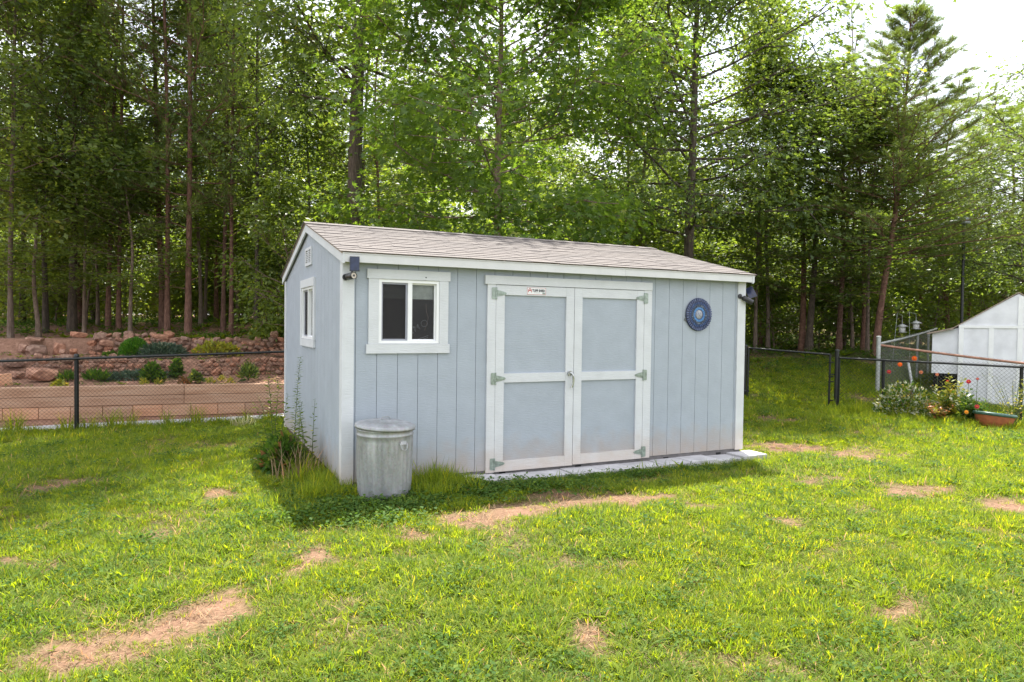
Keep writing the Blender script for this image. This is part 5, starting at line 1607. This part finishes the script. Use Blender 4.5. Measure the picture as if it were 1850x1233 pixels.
right = [
    (1365, 21.5, 'leafy', (.85, .85, .66), 'reddish leaning slim tree, first one right of the shed corner'),
    (1374, 24.0, 'bole', (.8, .8, .7), 'dark thin leaning pole just right of the shed corner'),
    (1388, 22.0, 'leafy', (.9, .9, .62), 'dark brown slim tree behind the gate left end'),
    (1450, 21.5, 'pine_b', (1.4, 1.4, .52), 'dark trunk, left one of the joined pair behind the gate'),
    (1462, 21.2, 'oak_b', (1.1, 1.1, .5), 'stout dark trunk, right one of the joined pair behind the gate'),
    (1516, 20.8, 'pine', (1.0, 1.0, .48), 'brown pine rising behind the capped gate post'),
    (1522, 23.0, 'bole', (.7, .7, .75), 'thin pale stem just behind the pine at the gate post'),
    (1541, 21.5, 'leafy_b', (.7, .7, .68), 'slender tan stemmed tree between the two big pines'),
    (1560, 21.0, 'bole', (.9, .9, .6), 'slim reddish pine left of the big conical pine'),
    (1568, 20.3, 'leafy', (.8, .8, .48), 'grey brown trunk close beside the big conical pine'),
    (1714, 26.0, 'pine_b', (1.3, 1.3, .60), 'straight reddish pine behind the flat lamp head'),
    (1782, 27.0, 'pine', (1.2, 1.2, .54), 'dark pine trunk behind the left roof slope of the white outbuilding'),
    (1803, 26.5, 'pine_b', (1.4, 1.4, .56), 'brown pine trunk left of the white outbuilding roof peak'),
    (1832, 29.0, 'pine', (1.3, 1.3, .56), 'dim pine behind the white outbuilding roof peak'),
    (1850, 25.0, 'pine_b', (1.6, 1.6, .60), 'thick reddish pine at the right edge above the white outbuilding'),
    (1925, 19.0, 'oak', (.75, .75, .74), 'oak whose branch reaches in at the top right corner'),
    (1660, 27.5, 'pine', (1.1, 1.1, .56), 'pine behind the hanging bird feeders'),
    (1620, 26.0, 'oak_b', (.9, .9, .5), 'leafy dark tree deep behind the hanging bird feeders'),
    (1745, 29.0, 'pine_b', (1.1, 1.1, .56), 'dim pine deep behind the tall black pole'),
    (1120, 23.0, 'leafy', (1.1, 1.1, .7), 'leafy tree between the star leafed tree and the open oak'),
    (1165, 23.5, 'leafy_b', (1.2, 1.2, 1.0), 'leafy tree filling the gap left of the open oak'),
    (655, 23.0, 'leafy', (1.1, 1.1, .75), 'leafy tree far behind the tall dark oak trunk'),
    (690, 20.5, 'pine_b', (.8, .8, .62), 'young pine just right of the tall dark oak trunk'),
]
for px, dep, k, sc, lb in right:
    tree(k, 'pine_tree' if k in ('pine', 'pine_b', 'bole') else 'broadleaf_tree', lb, px, dep, None, sc, 'trees behind the gate and the white outbuilding')
tree('spruce', 'pine_tree', 'big conical pine with a pointed top rising into the open sky', 1582, 19.2, -.45, (1.0, 1.0, .79))

# understory: saplings and bushes among the trunks
und = []
for i in range(70):
    px = -120 + 2080 * (i + rng.random()) / 70
    if 520 < px < 1330 and i % 3: continue
    dep = 20.5 + 14 * rng.random() ** 1.2
    if px > 1330: dep += 1.8
    k = 'sapling' if rng.random() < .55 else 'bushy'
    und.append((px, dep, k))
for px, dep, k in und:
    s = .8 + .5 * rng.random()
    tree(k, 'sapling' if k == 'sapling' else 'forest_shrub', 'leafy young tree in the understory between the trunks' if k == 'sapling' else 'low leafy shrub on the forest floor between the trunks', px, dep, None, s,
         'understory saplings in the woods' if k == 'sapling' else 'understory shrubs in the woods', cat='sapling' if k == 'sapling' else 'shrub')

# the wood going on behind: one mass nobody could count
hidden = bpy.data.collections.new('wood_sources')
for i, k in enumerate(('leafy', 'leafy_b', 'pine', 'oak_b', 'sapling', 'bushy')):
    w, c = KIND[k]
    bm_ = bpy.data.meshes.new('wood_source')
    for j, me_ in enumerate((w, c)):
        o = bpy.data.objects.new('src_%d_%d' % (i, j), me_)
    # join trunk and crown through a small collection instance-free copy
    nv = len(w.vertices) + len(c.vertices)
    va = np.zeros(len(w.vertices) * 3, np.float32); w.vertices.foreach_get('co', va)
    vb = np.zeros(len(c.vertices) * 3, np.float32); c.vertices.foreach_get('co', vb)
    def faces_of(me):
        li = np.zeros(len(me.loops), np.int32); me.loops.foreach_get('vertex_index', li)
        lt_ = np.zeros(len(me.polygons), np.int32); me.polygons.foreach_get('loop_total', lt_)
        return li.reshape(len(me.polygons), lt_[0])
    fa, fb = faces_of(w), faces_of(c) + len(w.vertices)
    ra = np.zeros(len(c.vertices), np.float32); c.attributes['rnd'].data.foreach_get('value', ra)
    FF = [fa, fb] if fa.shape[1] != fb.shape[1] else [np.r_[fa, fb]]
    me_ = mesh_np('wood_tree', np.r_[va.reshape(-1, 3), vb.reshape(-1, 3)], FF, [w.materials[0], c.materials[0]], False, np.r_[np.zeros(len(w.vertices)), ra], np.r_[np.zeros(len(fa)), np.ones(len(fb))])
    hidden.objects.link(bpy.data.objects.new('a%d_wood_tree' % i, me_))

def scatter(name, P, rot, scl, idx, coll, mat=None):
    """one stuff object: instances of the meshes in coll on the given points"""
    me_ = bpy.data.meshes.new(name); me_.vertices.add(len(P)); me_.vertices.foreach_set('co', np.asarray(P, np.float32).ravel())
    a = me_.attributes.new('rot', 'FLOAT_VECTOR', 'POINT'); a.data.foreach_set('vector', np.asarray(rot, np.float32).ravel())
    a = me_.attributes.new('scl', 'FLOAT_VECTOR', 'POINT'); a.data.foreach_set('vector', np.asarray(scl, np.float32).ravel())
    a = me_.attributes.new('idx', 'INT', 'POINT'); a.data.foreach_set('value', np.asarray(idx, np.int32))
    o = link(name, me_); o['kind'] = 'stuff'
    ng = bpy.data.node_groups.new(name, 'GeometryNodeTree')
    ng.interface.new_socket('Geometry', in_out='INPUT', socket_type='NodeSocketGeometry')
    ng.interface.new_socket('Geometry', in_out='OUTPUT', socket_type='NodeSocketGeometry')
    gi = ng.nodes.new('NodeGroupInput'); go = ng.nodes.new('NodeGroupOutput')
    iop = ng.nodes.new('GeometryNodeInstanceOnPoints')
    ci = ng.nodes.new('GeometryNodeCollectionInfo'); ci.inputs['Collection'].default_value = coll
    ci.inputs['Separate Children'].default_value = True; ci.inputs['Reset Children'].default_value = True
    def attr(nm, ty):
        n_ = ng.nodes.new('GeometryNodeInputNamedAttribute'); n_.data_type = ty; n_.inputs['Name'].default_value = nm; return n_.outputs['Attribute']
    e2r = ng.nodes.new('FunctionNodeEulerToRotation'); ng.links.new(attr('rot', 'FLOAT_VECTOR'), e2r.inputs[0])
    ng.links.new(gi.outputs[0], iop.inputs['Points']); ng.links.new(ci.outputs[0], iop.inputs['Instance'])
    iop.inputs['Pick Instance'].default_value = True
    ng.links.new(attr('idx', 'INT'), iop.inputs['Instance Index'])
    ng.links.new(e2r.outputs[0], iop.inputs['Rotation']); ng.links.new(attr('scl', 'FLOAT_VECTOR'), iop.inputs['Scale'])
    ng.links.new(iop.outputs[0], go.inputs[0])
    md = o.modifiers.new('scatter', 'NODES'); md.node_group = ng
    return o

fp, fr, fs_, fi = [], [], [], []
SRC_H = [17, 12, 18.5, 18, 4.6, 2.2]
for i in range(170):
    px = -500 + 3000 * rng.random(); dep = 27 + 45 * rng.random() ** .8
    x, y = gxy(px, dep)
    k = rng.choice(6, p=[.26, .22, .16, .12, .14, .10])
    hi = (.20 + .16 * rng.random()) if px < 1050 else (.17 + .10 * rng.random()) if px < 1450 else (.13 + .08 * rng.random())
    H_ = 1.2 + dep * hi
    sz = H_ / SRC_H[k] if k < 4 else 1.0 + .6 * rng.random()
    sxy = max(.7, sz) * (.85 + .3 * rng.random())
    fp.append((x, y, h(x, y) - .1)); fr.append((0, 0, rng.random() * 6.28)); fs_.append((sxy, sxy, sz)); fi.append(k)
for i in range(240):                        # low growth closing the view between the trunks
    px = -500 + 3000 * rng.random(); dep = 25 + 38 * rng.random()
    if px > 1400: dep += 4
    x, y = gxy(px, dep); k = 4 + int(rng.random() < .45); s = (.8 + .9 * rng.random()) * (1.0 if k == 4 else 1.5) * (.7 if px > 1400 else 1)
    fp.append((x, y, h(x, y) - .1)); fr.append((0, 0, rng.random() * 6.28)); fs_.append((s * 1.25, s * 1.25, s)); fi.append(k)
scatter('distant_wood', fp, fr, fs_, fi, hidden)

# ================================================================== LAWN
def tuft_mesh(name, nb, spread, L, wid, lean, mat, seed, curl=1.0):
    r = np.random.default_rng(seed)
    c = Cloud()
    for i in range(nb):
        a = r.random() * 6.28; q = r.random() ** .6 * spread
        bx, by = math.cos(a) * q, math.sin(a) * q
        az = a + r.normal() * .9; l = L * (.45 + .75 * r.random()); le = lean[0] + (lean[1] - lean[0]) * r.random()
        w = wid * (.6 + .7 * r.random())
        ts = np.array([0, .35, .7, 1.0])
        hx = l * np.sin(le) * (ts + .35 * curl * ts ** 2) / 1.2; z = l * (math.cos(le) * ts - .30 * curl * math.sin(le) * ts ** 2.2) - .004
        cen = np.c_[bx + math.cos(az) * hx, by + math.sin(az) * hx, z]
        tw = r.normal() * .5
        side = np.array([-math.sin(az), math.cos(az), .35 * tw])
        ww = w * np.array([.35, .5, .38, .02])
        V = np.r_[cen - side * ww[:, None], cen + side * ww[:, None]]
        c.raw(V, np.array([(k, k + 1, k + 5, k + 4) for k in range(3)]), min(.97, r.random()), 0)
    return c.mesh(name, [M[mat]])
lawn_src = bpy.data.collections.new('lawn_sources')
def src(coll, key, me): coll.objects.link(bpy.data.objects.new(key, me))
for i in range(4): src(lawn_src, 'a%d_tuft' % i, tuft_mesh('tuft', 40, .062, .060, .0044, (.25, 1.15), 'grass', 10 + i))
for i in range(3): src(lawn_src, 'b%d_tuft' % i, tuft_mesh('tuft', 24, .07, .085, .0056, (.4, 1.3), 'grass_dark' if i else 'grass', 20 + i, 1.3))
for i in range(2): src(lawn_src, 'c%d_tuft' % i, tuft_mesh('tuft', 16, .07, .075, .0035, (.9, 1.5), 'straw', 30 + i, .4))
src(lawn_src, 'd0_tuft', tuft_mesh('tuft', 34, .06, .26, .0075, (.12, .75), 'grass', 41, 1.2))
src(lawn_src, 'd1_tuft', tuft_mesh('tuft', 34, .07, .22, .0065, (.12, .8), 'grass', 42, 1.2))
for i in range(2):                          # clover / broadleaf weeds
    r = np.random.default_rng(60 + i); n = 46; c = Cloud()
    P = np.c_[r.normal(size=(n, 2)) * .055, .012 + .045 * r.random(n)]
    a = r.random(n) * 6.28
    D = np.c_[np.cos(a), np.sin(a), r.normal(size=n) * .25]; N = np.tile([0, 0, 1.], (n, 1)) + r.normal(size=(n, 3)) * .35
    c.add(P, D, N, .021 * (.7 + .6 * r.random(n)), T_DIAM * np.array([1.4, 1, 1]), F_DIAM, rnd=r.random(n) * .95)
    src(lawn_src, 'e%d_clover' % i, c.mesh('clover', [M['clover']]))
c = Cloud(); r = np.random.default_rng(77); n = 14   # broad crabgrass rosette
a = r.random(n) * 6.28
c.add(np.zeros((n, 3)) + np.array([0, 0, .006]), np.c_[np.cos(a), np.sin(a), .25 + .5 * r.random(n)], np.tile([0, 0, 1.], (n, 1)), .085 * (.6 + .6 * r.random(n)), T_LANCE * np.array([1.0, 1, 1]), F_LANCE, rnd=r.random(n) * .7)
src(lawn_src, 'f0_rosette', c.mesh('rosette', [M['grass']]))
# order of the sources: a0-3 short, b0-2 long, c0-1 straw, d0-1 tall, e0-1 clover, f0 rosette

LP, LR, LSC, LI = [], [], [], []
def lay(x, y, idx, scl, tilt=.12, dz=0.0):
    z = h_many(x, y) + .018 * (fbm(x * 2.5, y * 2.5) - .5) + .05 * (fbm(x * .7, y * .7) - .5)
    LP.append(np.c_[x, y, z + dz]); n = len(x)
    LR.append(np.c_[rng.normal(size=n) * tilt, rng.normal(size=n) * tilt, rng.random(n) * 6.28])
    LSC.append(np.stack([scl, scl, scl * (.8 + .45 * rng.random(n))], -1)); LI.append(idx)

def lawn_ok(x, y):
    tf = (x - FA[0]) * FNRM[0] + (y - FA[1]) * FNRM[1]; sf = (x - FA[0]) * FD[0] + (y - FA[1]) * FD[1]
    ok = ~((x > -.12) & (x < 4.83) & (y > -.02) & (y < 3.95))
    ok &= ~((x > 1.10) & (x < 5.06) & (y > -.30) & (y < .1))
    ok &= ~((tf > .22) & (sf < 7.5))
    ok &= ~((x - binx) ** 2 + (y - biny) ** 2 < .235 ** 2)
    return ok

def band(d0, d1, dens, scale):
    """tufts over the strip of ground between two distances from the camera, a bit wider than the view"""
    half = math.radians(48)
    area = half * (d1 * d1 - d0 * d0)
    n = int(area * dens)
    rr = np.sqrt(d0 * d0 + (d1 * d1 - d0 * d0) * rng.random(n)); an = R_(25.8) + (rng.random(n) * 2 - 1) * half
    x = CAM[0] + np.sin(an) * rr; y = CAM[1] + np.cos(an) * rr
    k = lawn_ok(x, y)
    x, y = x[k], y[k]
    b = bareness(x, y)
    cl = fbm(x * 3.1 + 5, y * 3.1 + 8)
    p = np.clip(1.02 - 1.1 * b, .09, 1) * np.clip(.55 + 1.1 * cl, .5, 1)
    k = rng.random(len(x)) < p
    xs, ys = x[~k], y[~k]
    x, y, b, cl = x[k], y[k], b[k], cl[k]
    n = len(x); u = rng.random(n)
    idx = np.where(u < .58 - .35 * (fbm(x * .9 + 50, y * .9 + 12) > .56), rng.integers(0, 4, n), np.where(u < .86, rng.integers(4, 7, n), np.where(u < .99, rng.integers(7, 9, n), 13)))
    idx = np.where(rng.random(n) < .018, rng.integers(11, 13, n), idx)
    s = scale * (.65 + .55 * cl + .25 * rng.random(n)) * np.clip(1.05 - .55 * b, .45, 1)
    lay(x, y, idx, s)
    # dry thatch between and on the worn patches
    m = rng.random(len(xs)) < .25
    lay(xs[m], ys[m], rng.integers(7, 9, m.sum()), scale * (.7 + .5 * rng.random(m.sum())), .2)
band(2.0, 4.5, 900, .95)
band(4.5, 7.5, 560, 1.05)
band(7.5, 12, 320, 1.25)
band(12, 21, 140, 1.7)
# taller growth at the foot of the shed, around the bin, by the gate post and along the left fence
def ring(cx, cy, sx, sy, n, idxs, s0, s1, tilt=.15, rot=0.0):
    a = rng.normal(size=(n, 2)) * np.array([sx, sy])
    x = cx + a[:, 0] * math.cos(rot) - a[:, 1] * math.sin(rot); y = cy + a[:, 0] * math.sin(rot) + a[:, 1] * math.cos(rot)
    k = lawn_ok(x, y); x, y = x[k], y[k]; m = len(x)
    lay(x, y, rng.choice(idxs, m), s0 + (s1 - s0) * rng.random(m), tilt)
ring(.68, -.30, .16, .13, 60, [9, 10], .75, 1.1)
ring(1.0, -.30, .14, .10, 30, [9, 10], .45, .8)
ring(.45, -.55, .16, .12, 26, [9, 10], .5, .85)
ring(-.35, -.30, .30, .22, 90, [9, 10, 4, 5], .5, .85)
ring(-.28, .35, .12, .35, 50, [9, 10], .5, .9)
ring(-.05, -.75, .35, .18, 120, [11, 12], 1.0, 1.5)
ring(.9, -.55, .5, .15, 170, [11, 12, 11, 4], 1.0, 1.5)
ring(2.6, -.46, 1.2, .07, 420, [11, 12, 11, 12, 0, 1], .6, 1.0)
ring(4.6, -.46, .35, .08, 80, [9, 10, 4, 5], .35, .55)
ring(-.8, -.2, .25, .5, 110, [11, 12, 4, 0, 1], .8, 1.2)
for px in np.linspace(-100, 500, 40):
    q = gp(px, fence_dep(px) - .08); ring(q.x, q.y, .16, .06, 7, [9, 10, 4, 5], .45, .9)
q = gp(1548, 13.3); ring(q.x, q.y, .35, .2, 60, [9, 10], .7, 1.2)
for px in (1530, 1580, 1620, 1660, 1700, 1740, 1780, 1830):
    q = rp(px, .9); ring(q.x, q.y, .3, .12, 22, [9, 10, 4], .5, .95)
# leaf litter and low green on the hill and in the woods
x = rng.random(9000) * 34 - 8; y = rng.random(9000) * 26 + 6
k = (dep_of(x, y) > 17.5) & ((x > 3) | ((x - WA[0]) * WNRM[0] + (y - WA[1]) * WNRM[1] > 4.8))
x, y = x[k], y[k]; k = rng.random(len(x)) < .5
lay(x[k], y[k], rng.choice([11, 12, 13], k.sum()), 2.0 + 1.5 * rng.random(k.sum()))
# a few weeds on the bank
P_ = [bp(random.uniform(-60, 515), random.uniform(.3, 3.4)) for _ in range(150)]
lay(np.array([p.x for p in P_]), np.array([p.y for p in P_]), rng.choice([11, 12, 7, 8, 13], 150), .6 + .8 * rng.random(150))
LP = np.concatenate(LP); LR = np.concatenate(LR); LSC = np.concatenate(LSC); LI = np.concatenate(LI)
print('lawn tufts', len(LP))
scatter('lawn_grass', LP, LR, LSC, LI, lawn_src)
